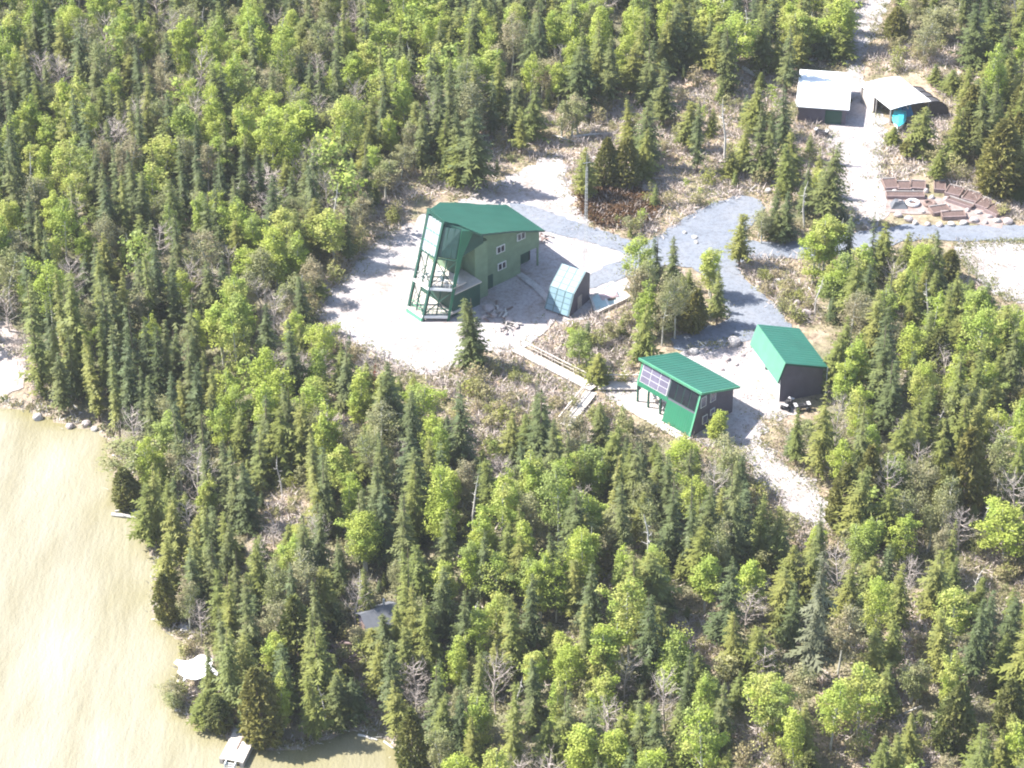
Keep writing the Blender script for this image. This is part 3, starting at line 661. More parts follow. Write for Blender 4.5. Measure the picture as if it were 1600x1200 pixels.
mk('equipment_box', boxf(-.45, .45, -.75, -.36, .2, 2.6), 'grey_timber', mast); mk('footing', boxf(-.7, .7, -.9, .7, -.3, .12), 'concrete', mast)
g0 = P(923, 469); g1 = P(931, 493); g2 = P(984, 468); g3 = P(956, 445)
def quadl(pts, z): return [(p[0] - g0[0], p[1] - g0[1], z) for p in pts]
plot = thing('garden_plot', g0, 0, 'timber edged garden plot covered in pale turquoise sheeting by the mast', 'garden plot')
mk('sheeting', prismf(quadl((g0, g1, g2, g3), .12), (0, 0, .3)), 'pale_tarp', plot)
ed = quadl((g0, g1, g2, g3), .3)
for i in range(4): mk('edge_board', barf(ed[i], ed[(i + 1) % 4], .28, .42), 'pale_timber', plot)
mid0 = tuple((np.array(ed[0]) + np.array(ed[1])) * .5); mk('divider', barf(tuple(np.array(ed[0]) * .5 + np.array(ed[3]) * .5 + np.array([0, 0, .12])), tuple(np.array(ed[1]) * .62 + np.array(ed[2]) * .38 + np.array([0, 0, .12])), .2, .3), 'white_paint', plot)
q = P(951, 466); t = thing('folded_sheet', (q[0], q[1], Z0 + .44), .35, 'pinkish crumpled sheet lying on the turquoise garden plot', 'sheet')
mk('fold', loftf([(-1.3, -.8, 0), (1.2, -.9, 0), (1.4, .7, 0), (-1.1, .9, 0)], [(-1.0, -.5, .35), (.8, -.7, .25), (1.1, .4, .45), (-.8, .6, .2)]), 'pink_tarp', t)
mk('fold', loftf([(-.5, -1.2, 0), (.6, -1.2, 0), (.5, -.85, 0), (-.5, -.8, 0)], [(-.4, -1.1, .2), (.5, -1.1, .3), (.4, -.9, .25), (-.4, -.9, .2)]), 'brown_timber', t)

# paved pads by the house
def strip(name, pts, w, off, mat, label):
    pts = [P(*p) for p in pts]; L_, R_ = [], []
    for i, p in enumerate(pts):
        d = pts[min(i + 1, len(pts) - 1)] - pts[max(i - 1, 0)]; nrm = np.array([-d[1], d[0]]) / np.hypot(d[0], d[1])
        L_.append(tuple(p[:2] + nrm * w / 2)); R_.append(tuple(p[:2] - nrm * w / 2))
    return sheet(name, L_ + R_[::-1], off, mat, label, .04)
strip('concrete_path', [(810, 428), (835, 447), (858, 470), (862, 484)], 1.0, .16, 'concrete', 'narrow concrete path from the house corner to the solar hut')
strip('house_path', [(866, 487), (848, 512), (826, 530), (805, 545)], 1.7, .12, 'pale_gravel', 'pale curved footpath from the solar hut to the boardwalk')

# ------------------------------------------------------------------ boardwalk ramps with rails
def boardwalk(pa, pb, w, label, rails=(1,)):
    a, b = P(*pa), P(*pb); L_ = np.hypot(*(b - a)[:2]); ang = math.atan2(b[1] - a[1], b[0] - a[0])
    t = thing('boardwalk', (a[0], a[1], Z0), ang, label, 'boardwalk')
    n = int(L_ / .22)
    for i in range(0, n, 6):                                        # planks laid in short bays
        me_ = [boxf((k + .04) * L_ / n, (k + .96) * L_ / n, -w / 2 + rng.normal(0, .015), w / 2 + rng.normal(0, .015), .34, .39 + rng.normal(0, .004)) for k in range(i, min(n, i + 6))]
        mk('plank_bay', me_, 'pale_timber', t)
    for s in (-1, 1): mk('stringer', boxf(0, L_, s * w * .42 - .06, s * w * .42 + .06, .12, .337), 'grey_timber', t)
    for s in rails:
        for k in range(int(L_ / 1.8) + 1): mk('rail_post', boxf(k * 1.8, k * 1.8 + .09, s * (w / 2 + .06) - .05, s * (w / 2 + .06) + .05, -.2, 1.3), 'pale_timber', t)
        mk('handrail', boxf(0, L_, s * (w / 2 + .06) - .07, s * (w / 2 + .06) + .07, 1.31, 1.38), 'pale_timber', t)
        mk('handrail', boxf(0, L_, s * (w / 2 + .06) - .03, s * (w / 2 + .06) + .03, .8, .88), 'pale_timber', t)
boardwalk((806, 548), (928, 610), 1.5, 'long straight timber boardwalk from the yard towards the cabin')
boardwalk((924, 616), (882, 668), 1.5, 'short timber ramp dropping from the boardwalk towards the trees', (-1,))
boardwalk((934, 606), (998, 606), 1.7, 'timber landing joining the boardwalk to the cabin deck', (1,))

# ------------------------------------------------------------------ terraced garden on the roadside
BEDG = 'raised beds of the terraced roadside garden'
def bed(px, py, lx, ly, a, label, h=.6):
    q = P(px, py); t = thing('raised_bed', q, math.radians(a + rng.normal(0, 5)), label, 'raised bed', BEDG)
    for s in (-1, 1):
        mk('side_board', boxf(-lx / 2, lx / 2, s * ly / 2 - .07, s * ly / 2 + .07, -.1, h), 'bed_board' if s < 0 else 'grey_timber', t)
        mk('end_board', boxf(s * lx / 2 - .07, s * lx / 2 + .07, -ly / 2 + .071, ly / 2 - .071, -.1, h - .003), 'brown_timber', t)
    mk('soil', boxf(-lx / 2 + .075, lx / 2 - .075, -ly / 2 + .075, ly / 2 - .075, 0, h - .14), 'soil', t)
for i, (px, py, lx, ly, a, lb) in enumerate((
    (1391, 291, 1.9, 2.6, 5, 'dark raised bed at the driveway corner of the terraced garden'),
    (1412, 294, 1.8, 2.2, 3, 'square raised bed second from the driveway in the back row'),
    (1434, 293, 2.0, 2.2, 0, 'square raised bed third from the driveway in the back row'),
    (1468, 294, 1.5, 2.6, -12, 'narrow raised bed at the bend of the terraced garden'),
    (1491, 302, 2.1, 2.5, -24, 'raised bed just past the bend on the sloping garden arm'),
    (1518, 311, 2.1, 2.6, -30, 'raised bed midway along the sloping garden arm'),
    (1538, 321, 2.0, 2.6, -33, 'raised bed second from the lower end of the sloping arm'),
    (1556, 331, 2.2, 2.6, -36, 'raised bed at the lower end of the sloping garden arm'),
    (1414, 308, 5.2, 1.4, 6, 'long narrow raised bed in front of the square back row beds'),
    (1468, 331, 2.6, 1.8, 8, 'raised bed in the middle of the terraced garden floor'),
    (1489, 339, 3.2, 1.6, 8, 'raised bed close to the road edge of the terraced garden'),
    (1500, 320, 3.8, 1.0, -33, 'thin slanting raised bed inside the garden arm'))):
    bed(px, py, lx, ly, a, lb)
strip('garden_floor_path', [(1385, 318), (1420, 322), (1460, 322), (1505, 333), (1570, 345)], 4.6, .10, 'garden_soil', 'trodden pinkish soil floor between the raised beds')
def torus_thing(name, px, py, R, r, mat, label, cat, h):
    q = P(px, py); t = thing(name, q, 0, label, cat); V = []; Fc = []; n, m = 18, 8
    for i in range(n):
        for j in range(m):
            a_, b_ = i * 2 * math.pi / n, j * 2 * math.pi / m; rr = R + r * math.cos(b_)
            V.append((rr * math.cos(a_), rr * math.sin(a_), h / 2 + h / 2 * math.sin(b_) + .08))
    for i in range(n):
        for j in range(m): Fc.append((i * m + j, ((i + 1) % n) * m + j, ((i + 1) % n) * m + (j + 1) % m, i * m + (j + 1) % m))
    mk('ring', (V, Fc), mat, t); mk('fill', tubef([(0, 0, 0), (0, 0, h * .55)], [R, R], 16), 'soil', t)
torus_thing('tyre_planter', 1426, 320, .75, .25, 'white_paint', 'white painted tyre planter on the terraced garden floor', 'planter', .5)
torus_thing('tyre_planter', 1452, 321, .7, .25, 'brown_timber', 'brown round planter next to the white tyre planter', 'planter', .5)
q = P(1404, 323); t = thing('garden_heap', q, 0, 'dark blue grey covered heap at the driveway end of the terraced garden', 'heap')
mk('cover', loftf([(-1.2, -.9, 0), (1.2, -.9, 0), (1.2, .9, 0), (-1.2, .9, 0)], [(-.6, -.4, 1.0), (.7, -.3, .8), (.5, .4, .9), (-.5, .4, 1.1)]), 'grey_roofing', t)
mk('weight', boxf(-.1, .3, -.2, .1, .85, 1.1), 'rock', t)

# ------------------------------------------------------------------ dock, tarp, shack, vehicles
d0, d1, d2, d3 = P(367, 1137, .75), P(396, 1143, .75), P(370, 1192, .75), P(342, 1186, .75)
dang = math.atan2(*( (d3 - d0)[:2][::-1])); DL = np.hypot(*(d3 - d0)[:2]); DW = np.hypot(*(d1 - d0)[:2])
dock = thing('floating_dock', (d0[0], d0[1], 0), dang, 'pale grey timber dock with a ladder on the lake by the lower bank', 'dock')
DW2 = DW * 1.25
for i in range(int(DL / .45)):
    mk('plank', boxf(i * .45 + .02, i * .45 + .43, 0, DW2, .68, .75), 'white_paint' if False else 'dock_wood' if 'dock_wood' in M else 'pale_timber', dock)
for y in (.2, DW2 - .2): mk('float', boxf(.1, DL - .1, y - .2, y + .2, -.25, .66), 'grey_timber', dock)
mk('mooring_strip', [boxf(1.2, 3.2, DW2 * .5 - .06, DW2 * .5 + .06, .76, .82)], 'brown_timber', dock)
ld = mk('ladder', [boxf(DL, DL + .7, DW2 * .3, DW2 * .3 + .1, .3, .9), boxf(DL, DL + .7, DW2 * .7, DW2 * .7 + .1, .3, .9)], 'white_paint', dock)
for k in range(3): mk('rung', boxf(DL + .15 + k * .22, DL + .25 + k * .22, DW2 * .3 + .1, DW2 * .7, .6 - .1 * k, .66 - .1 * k), 'white_paint', ld)
a, b = P(394, 1143, .8), P(425, 1158, .6)
gw = thing('gangway', (a[0], a[1], .0), math.atan2(b[1] - a[1], b[0] - a[0]), 'short pale plank gangway from the dock to the bank', 'gangway')
for k in range(3): mk('plank', boxf(0, np.hypot(*(b - a)[:2]), -.5 + k * .34, -.5 + k * .34 + .31, .78, .84), 'pale_timber', gw)
q = ground_at(308, 1066); t = thing('tarp_canopy', (q[0], q[1], q[2]), .35, 'white tarpaulin canopy on posts among shrubs on the lake bank', 'canopy')
V = []; Fc = []
for i in range(9):
    for j in range(7):
        x = -1.9 + 3.8 * i / 8; y = -1.7 + 3.4 * j / 6
        V.append((x + .25 * math.sin(j * 1.7), y + .3 * math.sin(i * 1.3), 2.1 - .25 * math.sin(math.pi * i / 8) * math.sin(math.pi * j / 6) + .12 * math.sin(i * 2.1 + j)))
for i in range(8):
    for j in range(6): Fc.append((i * 7 + j, (i + 1) * 7 + j, (i + 1) * 7 + j + 1, i * 7 + j + 1))
mk('tarpaulin', (V, Fc), 'white_tarp', t)
for x in (-1.6, 1.6):
    for y in (-1.4, 1.4): mk('post', tubef([(x, y, -.5), (x, y, 2.0)], [.05, .05], 6), 'grey_timber', t)
q = ground_at(592, 985); t = thing('shack', (q[0], q[1], q[2]), math.radians(28), 'old grey roofed shack half hidden among spruces near the lower shore', 'shack')
mk('wall', prismf([(-1.9, -1.5, -.4), (-1.9, 1.5, -.4), (-1.9, 1.5, 2.0), (-1.9, 0, 3.0), (-1.9, -1.5, 2.0)], (3.8, 0, 0)), 'slate_siding', t)
for s in (-1, 1):
    mk('roof', prismf([(-2.2, 0, 3.14), (2.2, 0, 3.14), (2.2, s * 2.0, 1.82), (-2.2, s * 2.0, 1.82)], (0, 0, .1)), 'grey_roofing', t)
mk('chimney', tubef([(.9, .4, 2.6), (.9, .4, 3.9)], [.12, .12], 8), 'galvanised', t); mk('door', boxf(-1.96, -1.905, -.5, .4, 0, 1.8), 'brown_timber', t)
def quad_bike(px, py, rz, label, mat='dark_mesh'):
    q = P(px, py); t = thing('quad_bike', (q[0], q[1], Z0 + .06), rz, label, 'quad bike', 'quad bikes parked about the property')
    mk('body', loftf([(-.9, -.3, .4), (.9, -.3, .4), (.9, .3, .4), (-.9, .3, .4)], [(-.8, -.25, .8), (.75, -.22, .85), (.75, .22, .85), (-.8, .25, .8)]), mat, t)
    mk('seat', loftf([(-.6, -.18, .8), (.2, -.18, .8), (.2, .18, .8), (-.6, .18, .8)], [(-.5, -.14, .95), (.1, -.14, .92), (.1, .14, .92), (-.5, .14, .95)]), 'black_rubber', t)
    mk('rack', [boxf(-1.05, -.65, -.4, .4, .86, .9), boxf(.6, 1.0, -.38, .38, .9, .94)], 'galvanised', t)
    mk('handlebar', [barf((.35, 0, .8), (.2, 0, 1.15), .06), barf((.2, -.4, 1.15), (.2, .4, 1.15), .05)], 'black_rubber', t)
    for x in (-.65, .65):
        for s in (-1, 1): mk('wheel', tubef([(x, s * .38, .3), (x, s * .6, .3)], [.3, .3], 12), 'black_rubber', t)
quad_bike(1231, 637, 1.0, 'dark quad bike parked at the garage gable nearer the cabin')
quad_bike(1253, 641, .2, 'dark quad bike parked at the garage gable beside the spruce')
quad_bike(1283, 212, -.4, 'dark quad bike parked by the white roofed shed')

# ------------------------------------------------------------------ rocks, logs, debris
def debris(px, py, n, size, mats, label):
    q = ground_at(px, py); t = thing('scrap_pile', tuple(q), rng.uniform(0, 3), label, 'scrap pile')
    for k in range(n):
        a = rng.uniform(0, 6.28); c = rng.normal(0, size * .35, 2); L_ = size * rng.uniform(.4, .9); z = .1 + .35 * rng.random() * (1 - np.hypot(*c) / (size * 1.5))
        mk('board', barf((c[0] - math.cos(a) * L_ / 2, c[1] - math.sin(a) * L_ / 2, z), (c[0] + math.cos(a) * L_ / 2, c[1] + math.sin(a) * L_ / 2, z + rng.uniform(0, .4)), rng.uniform(.12, .3), .06), mats[k % len(mats)], t)
debris(774, 487, 16, 2.6, ('grey_timber', 'brown_timber', 'dead_wood'), 'heap of grey boards and branches beside the lone yard spruce')
debris(798, 511, 12, 1.8, ('grey_timber', 'black_rubber'), 'dark scrap heap at the bend of the footpath')
debris(543, 1012, 18, 3.2, ('brown_timber', 'bed_board'), 'reddish brown board heap downhill of the shack')
debris(852, 372, 10, 1.6, ('brown_timber', 'grey_timber'), 'small board heap between house end and road')
debris(1312, 96, 9, 2.2, ('dead_wood', 'bed_board'), 'pale timber heap behind the white shed near the driveway')
def rock_mesh(seed):
    import bmesh
    r = np.random.default_rng(seed); bm = bmesh.new(); bmesh.ops.create_icosphere(bm, subdivisions=2, radius=.5)
    dirs = r.normal(size=(7, 3)); dirs /= np.linalg.norm(dirs, axis=1)[:, None]; off = r.uniform(.3, .45, 7)
    for v in bm.verts:
        p = np.array(v.co)
        for d, o in zip(dirs, off):
            s = p @ d
            if s > o: p = p - d * (s - o) * .85
        v.co = p * (1 + r.normal(0, .03))
    me = bpy.data.meshes.new('rock'); bm.to_mesh(me); bm.free(); me.materials.append(M['rock']); return me
RM = [rock_mesh(i) for i in range(5)]; RMW = [m_.copy() for m_ in RM]
for m_ in RMW: m_.materials.clear(); m_.materials.append(M['white_rock'])
ROCKS = [(763, 483, 1.6, 0, 'by the lone yard spruce'), (772, 495, 1.2, 0, 'by the lone yard spruce'), (757, 497, 1.1, 0, 'by the lone yard spruce'), (781, 488, 1.0, 0, 'by the lone yard spruce'), (795, 502, 1.3, 0, 'edging the path to the boardwalk'), (806, 512, 1.0, 0, 'edging the path to the boardwalk'), (786, 512, .9, 0, 'edging the path to the boardwalk'), (790, 522, .8, 0, 'edging the path to the boardwalk'), (887, 507, .8, 0, 'just below the solar hut'),
    (1147, 537, 1.9, 1, 'behind the cabin roof'), (1083, 552, 1.6, 1, 'behind the cabin roof'), (1097, 505, 1.4, 1, 'at the foot of the roadside trees'), (1132, 495, 1.3, 1, 'at the foot of the roadside trees'), (1105, 547, .9, 0, 'behind the cabin roof'), (1135, 562, 1.1, 0, 'between cabin and garage'), (1150, 570, .8, 0, 'between cabin and garage'), (1128, 578, .7, 0, 'between cabin and garage'), (1160, 556, .7, 0, 'between cabin and garage'),
    (1419, 345, 1.6, 0, 'edging the terraced garden'), (1403, 338, 1.3, 0, 'edging the terraced garden'), (1430, 350, 1.1, 1, 'edging the terraced garden'), (1450, 352, 1.0, 0, 'edging the terraced garden'), (1468, 353, 1.1, 0, 'edging the terraced garden'), (1486, 352, 1.2, 1, 'edging the terraced garden'), (1505, 350, 1.3, 1, 'edging the terraced garden'), (1522, 346, 1.4, 0, 'edging the terraced garden'), (1540, 349, 1.0, 0, 'edging the terraced garden'), (1558, 347, 1.2, 1, 'edging the terraced garden'), (1575, 348, 1.5, 0, 'edging the terraced garden'),
    (1398, 300, 1.0, 0, 'inside the terraced garden'), (1424, 300, .9, 1, 'inside the terraced garden'), (1446, 300, 1.2, 0, 'inside the terraced garden'), (1456, 310, 1.0, 1, 'inside the terraced garden'), (1479, 312, 1.1, 0, 'inside the terraced garden'), (1480, 323, .8, 1, 'inside the terraced garden'), (1505, 311, 1.0, 1, 'inside the terraced garden'), (1512, 330, .9, 0, 'inside the terraced garden'), (1529, 334, 1.1, 1, 'inside the terraced garden'), (1441, 332, .9, 1, 'inside the terraced garden'), (1546, 340, 1.0, 0, 'inside the terraced garden'),
    (1085, 372, .9, 1, 'on the road fork'), (1070, 365, .7, 1, 'on the road fork'), (1088, 380, .8, 1, 'on the road fork'),
    (1220, 255, 1.6, 1, 'beside the big driveway spruce'), (1200, 300, 1.2, 1, 'beside the big driveway spruce'), (1225, 285, 1.1, 1, 'beside the big driveway spruce'), (1205, 450, 1.2, 0, 'on the brushy verge above the garage'), (1225, 460, 1.4, 0, 'on the brushy verge above the garage'), (1245, 475, 1.2, 0, 'on the brushy verge above the garage'), (1260, 492, 1.5, 0, 'on the brushy verge above the garage'), (1215, 440, 1.0, 1, 'on the brushy verge above the garage'),
    (60, 655, 1.6, 1, 'on the shoreline under the sand bank'), (110, 668, 1.2, 0, 'on the shoreline under the sand bank'), (135, 664, 1.4, 0, 'on the shoreline under the sand bank'), (148, 672, 1.0, 1, 'on the shoreline under the sand bank'), (290, 985, 1.4, 1, 'on the bank above the white canopy'), (300, 1000, 1.1, 0, 'on the bank above the white canopy'), (250, 968, 1.0, 1, 'on the bank above the white canopy'), (930, 250, 1.2, 0, 'on the slope behind the heath patch'), (985, 265, 1.1, 1, 'on the slope behind the heath patch'), (1090, 238, 1.4, 1, 'on the slope behind the heath patch'), (1105, 240, 1.0, 0, 'on the slope behind the heath patch')]
ORD = 'first second third fourth fifth sixth seventh eighth ninth tenth eleventh twelfth'.split()
for i, (px, py, s, wh, wherez) in enumerate(ROCKS):
    q = ground_at(px, py); o = link('boulder', (RMW if wh else RM)[i % 5]); o.location = (q[0], q[1], q[2] + s * .16)
    o.scale = (s, s * rng.uniform(.7, 1), s * rng.uniform(.55, .8)); o.rotation_euler = (0, 0, rng.uniform(0, 6.28))
    size = 'large' if s >= 1.4 else 'medium' if s >= 1.1 else 'small'
    rank = sorted(r_[0] for r_ in ROCKS if r_[4] == wherez).index(px)
    tag(o, f"{size} {'pale' if wh else 'brownish'} boulder {wherez}, {ORD[rank]} from the lake side", 'boulder', f"boulders {wherez}")
LOGS = [(175, 808, 225, 812, .22, 'thick bleached driftwood log lying in the shallows'), (180, 802, 205, 797, .14, 'short bleached driftwood branch beside the thick log'), (205, 838, 232, 836, .12, 'thin grey driftwood pole floating below the thick log'), (200, 798, 222, 803, .13, 'bleached driftwood limb just behind the thick log'),
    (1093, 1197, 1133, 1168, .2, 'pale fallen trunk at the bottom edge among young firs'), (1160, 108, 1188, 126, .35, 'white weathered log at the wood edge behind the shed'), (1180, 112, 1210, 102, .22, 'grey fallen trunk crossing the white log'), (1020, 153, 1095, 150, .2, 'long pale fallen trunk along the forest edge'), (895, 215, 960, 208, .18, 'grey fallen trunk on the slope above the yard'), (860, 212, 900, 222, .15, 'thin fallen trunk near the yard head'), (540, 408, 560, 398, .15, 'thin fallen pole on the yard edge'), (1440, 1105, 1400, 1122, .14, 'pale fallen trunk on the bare slope among firs'), (1500, 435, 1470, 410, .15, 'brown fallen log beside the gravel pull-off'), (1265, 95, 1285, 92, .2, 'short log behind the white shed'), (120, 640, 95, 612, .13, 'grey fallen pole leaning down the bank'), (780, 690, 800, 722, .2, 'pale leaning dead trunk behind the ramp spruces'), (700, 580, 712, 560, .16, 'bleached stump log at the lower yard edge'), (900, 240, 935, 248, .16, 'fallen trunk above the heath patch'), (560, 1150, 590, 1158, .14, 'dark drift log at the cove edge'), (600, 1160, 625, 1180, .12, 'thin drift pole at the cove corner'), (1190, 275, 1235, 300, .16, 'grey fallen trunk across the brush by the driveway spruce'), (1170, 300, 1210, 268, .13, 'thin grey pole across the brush by the driveway spruce')]
for x0, y0, x1, y1, r, lb in LOGS:
    a, b = ground_at(x0, y0), ground_at(x1, y1); a[2] = max(a[2], 0) + r * .8; b[2] = max(b[2], 0) + r * .8
    m1 = a * .6 + b * .4 + np.array([0, 0, .06]); m2 = a * .25 + b * .75 + rng.normal(0, .08, 3) * [1, 1, .3]
    t = thing('fallen_log', tuple(a), 0, lb, 'log'); f = lambda p: tuple(p - a)
    mk('trunk', tubef([f(a), f(m1), f(m2), f(b)], [r, r * .9, r * .7, r * .45], 8), 'dead_wood', t)
    d = (b - a) / np.linalg.norm(b - a)
    for k in range(3):
        s = a + (b - a) * (.35 + .2 * k); e = s + d * .5 + np.array([rng.normal(0, .5), rng.normal(0, .5), rng.uniform(.2, .7)])
        mk('branch_stub', tubef([f(s), f(e)], [r * .35, r * .12], 5), 'dead_wood', t)

# ------------------------------------------------------------------ tree meshes (shared between alike trees)
def conifer(seed, h, rad, whorls, power=.85, droop=.35, base=.07, gap=.0, ragged=.18, stations=4, lean=.0):
    r = np.random.default_rng(seed); V = []; T = []
    for i in range(whorls):
        t = base + (1 - base) * (i + r.uniform(-.35, .35)) / whorls
        t = min(max(t, base), .985); z0 = h * t
        R0 = rad * (1 - t) ** power * (1 if t > base + .12 else .75 + 2.0 * (t - base)) + .10
        if r.random() < gap: R0 *= .45
        nb = int(5 + 5 * (1 - t) + r.integers(0, 2)); a0 = r.uniform(0, 6.28)
        for b in range(nb):
            a = a0 + 6.283 * b / nb + r.normal(0, .18); R = R0 * (1 + r.normal(0, ragged))
            if r.random() < .07: R *= .5
            ca, sa = math.cos(a), math.sin(a); dr = droop * R * r.uniform(.6, 1.3) - .12 * (t > .85) * R
            zz = z0 + r.normal(0, .12); W = R * .30 + .10; tw = r.normal(0, .25)
            pts = []
            for k in range(stations + 1):
                s = k / stations; d = .04 + R * s
                pts.append((ca * d, sa * d, zz - dr * (s ** 1.25) + .10 * R * max(0, s - .7)))
            for k in range(stations):
                p, q = pts[k], pts[k + 1]; w = W * (1.0 - .72 * (k / stations)) * r.uniform(.8, 1.25)
                for sgn in (-1, 1):
                    fx = R / stations * r.uniform(.5, 1.0)
                    tip = (q[0] + ca * fx * .5 - sgn * sa * w, q[1] + sa * fx * .5 + sgn * ca * w, q[2] - .16 * w + sgn * tw * w - r.uniform(0, .10))
                    n = len(V); V += [p, q, tip]; T.append((n, n + 1, n + 2))
    n = len(V)                                                     # leader
    for k in range(3):
        a = k * 2.1; V += [(0.08 * math.cos(a), .08 * math.sin(a), h * .95), (0.08 * math.cos(a + 2), .08 * math.sin(a + 2), h * .95), (0, 0, h * 1.01)]
        T.append((n + 3 * k, n + 3 * k + 1, n + 3 * k + 2))
    return np.array(V), np.array(T)
def cedar(seed, h, rad, n=1050):
    r = np.random.default_rng(seed); V = []; T = []
    lob = [(r.uniform(0, 6.28), r.uniform(.1, .9), r.uniform(.75, 1.15)) for _ in range(9)]
    for i in range(n):
        t = r.random() ** 1.15 * .95 + .04; a = r.uniform(0, 6.283)
        R = rad * (math.sin(math.pi * min(1, t * .9 + .12)) ** .8) * (1 - t * .45)
        for la, lt, lf in lob:
            da = abs((a - la + 3.14159) % 6.283 - 3.14159)
            if da < .6 and abs(t - lt) < .16: R *= lf
        rr = R * (r.random() ** .35) ; ca, sa = math.cos(a), math.sin(a)
        c = np.array([ca * rr, sa * rr, h * t]); L = r.uniform(.35, .7); w = r.uniform(.16, .30)
        d = np.array([ca * .8, sa * .8, r.uniform(-.5, .7)]) + r.normal(0, .35, 3); d /= np.linalg.norm(d)
        s = np.cross(d, r.normal(size=3)); s /= np.linalg.norm(s) + 1e-6
        m = len(V); V += [c - s * w, c + s * w, c + d * L]; T.append((m, m + 1, m + 2))
        e = np.cross(d, s); V += [c - e * w + d * .1, c + e * w + d * .1, c + d * L * .8 - s * .1]; T.append((m + 3, m + 4, m + 5))
    return np.array(V), np.array(T)
def branches(seed, h, rad, start, nb, up=.6, twigs=0, r0=.14, lean=0.0):
    """pale trunk with limbs; returns geometry and limb ends"""
    r = np.random.default_rng(seed); P_ = []; ends = []; V = []; Fc = []
    def add(pts, rads, n=5):
        v, f = tubef(pts, rads, n); o = len(V); V.extend(v); Fc.extend([tuple(i + o for i in g) for g in f])
    k1 = r.normal(0, .15, 2); k2 = r.normal(0, .3, 2)
    tr = [(0, 0, -.4), (k1[0], k1[1], h * .35), (k1[0] + k2[0], k1[1] + k2[1], h * .7), (k2[0] * 1.3, k2[1] * 1.3, h * .96)]
    add(tr, [r0, r0 * .8, r0 * .5, r0 * .15], 6)
    def trunk_at(t):
        z = t * h; x = np.interp(z, [p[2] for p in tr], [p[0] for p in tr]); y = np.interp(z, [p[2] for p in tr], [p[1] for p in tr]); return np.array([x, y, z])
    for i in range(nb):
        t = start + (0.95 - start) * (i + r.random()) / nb; a = i * 2.4 + r.normal(0, .4)
        f = math.sin(math.pi * min(1, .15 + .85 * (t - start) / (1 - start))) ** .6
        L = rad * f * r.uniform(.75, 1.15); s = trunk_at(t * .92)
        e = s + np.array([math.cos(a) * L, math.sin(a) * L, L * up * r.uniform(.6, 1.3)]); m = (s + e) / 2 + np.array([0, 0, -.08 * L]) + r.normal(0, .1, 3)
        add([tuple(s), tuple(m), tuple(e)], [r0 * .35, r0 * .22, r0 * .07], 4); ends.append((s, m, e))
        for k in range(twigs):
            b = s + (e - s) * r.uniform(.3, 1); d = (e - s) / (L + .01) * .5 + r.normal(0, .5, 3) + np.array([0, 0, .35]); d = d / np.linalg.norm(d) * L * r.uniform(.25, .5)
            add([tuple(b), tuple(b + d)], [r0 * .12, r0 * .04], 3); ends.append((b, b + d / 2, b + d))
            for q in range(2):
                g = b + d * r.uniform(.4, 1); dd = d * .5 + r.normal(0, .28, 3); add([tuple(g), tuple(g + dd)], [r0 * .06, r0 * .03], 3)
    return V, Fc, ends
def leaves(seed, ends, h, rad, n, size, spread, zlo, vol=.5):
    """leaf sprays: part around the limb ends, part through a lumpy egg-shaped crown"""
    r = np.random.default_rng(seed)
    cl = [(s_ + (e - s_) * f, .6 + .5 * f) for s_, m, e in ends for f in (.45, .75, 1.0)]
    cl += [(np.array([0, 0, h * .95]), .7), (np.array([0, 0, h * .85]), .9)]
    cc = np.array([c[0] for c in cl]); cf = np.array([c[1] for c in cl]); wgt = cf * r.uniform(.3, 1.6, len(cl)); wgt /= wgt.sum()
    n1 = int(n * (1 - vol)); pk = r.choice(len(cl), n1, p=wgt)
    d1 = r.normal(size=(n1, 3)); d1 /= np.linalg.norm(d1, axis=1)[:, None]
    p1 = cc[pk] + d1 * (spread * cf[pk] * r.random(n1) ** .4)[:, None] * [1, 1, .8]
    n2 = n - n1; z_lo = min(c[2] for c in cc) - .3; zc = z_lo + (h - z_lo) * .5; hz_ = (h - z_lo) * .52
    d2 = r.normal(size=(n2, 3)); d2 /= np.linalg.norm(d2, axis=1)[:, None]; lobes = r.normal(size=(11, 3)); lobes /= np.linalg.norm(lobes, axis=1)[:, None]
    bulge = .78 + .34 * np.max(np.clip((d2 @ lobes.T - .72) / .28, 0, 1), 1) ** .6
    rr = bulge * r.random(n2) ** .33
    p2 = d2 * rr[:, None] * np.array([rad * 1.0, rad * 1.0, hz_]); p2[:, :2] *= (1 - .35 * (p2[:, 2:3] / hz_)); p2[:, 2] += zc
    p = np.concatenate([p1, p2]); d = np.concatenate([d1, d2]); m = len(p)
    nrm = d * .8 + r.normal(0, .6, (m, 3)) + np.array([0, 0, .45]); nrm /= np.linalg.norm(nrm, axis=1)[:, None]
    a = np.cross(nrm, r.normal(size=(m, 3))); a /= np.linalg.norm(a, axis=1)[:, None] + 1e-6; b = np.cross(nrm, a); s_ = size * r.uniform(.6, 1.35, (m, 1))
    V = np.stack([p - a * s_, p + b * s_ * .75, p + a * s_, p - b * s_ * .75], 1).reshape(-1, 3)
    return V, np.arange(4 * m).reshape(-1, 4)
def fmesh(name, V, Fc, mat):
    return raw_mesh(name, V, faces=Fc, mat=mat)
def trunk_me(h, r, seed):
    rr = np.random.default_rng(seed); return fmesh('trunk', *tubef([(0, 0, -.5), (rr.normal(0, .03), rr.normal(0, .03), h * .4), (0, 0, h * .97)], [r, r * .7, .02], 6), 'spruce_bark')

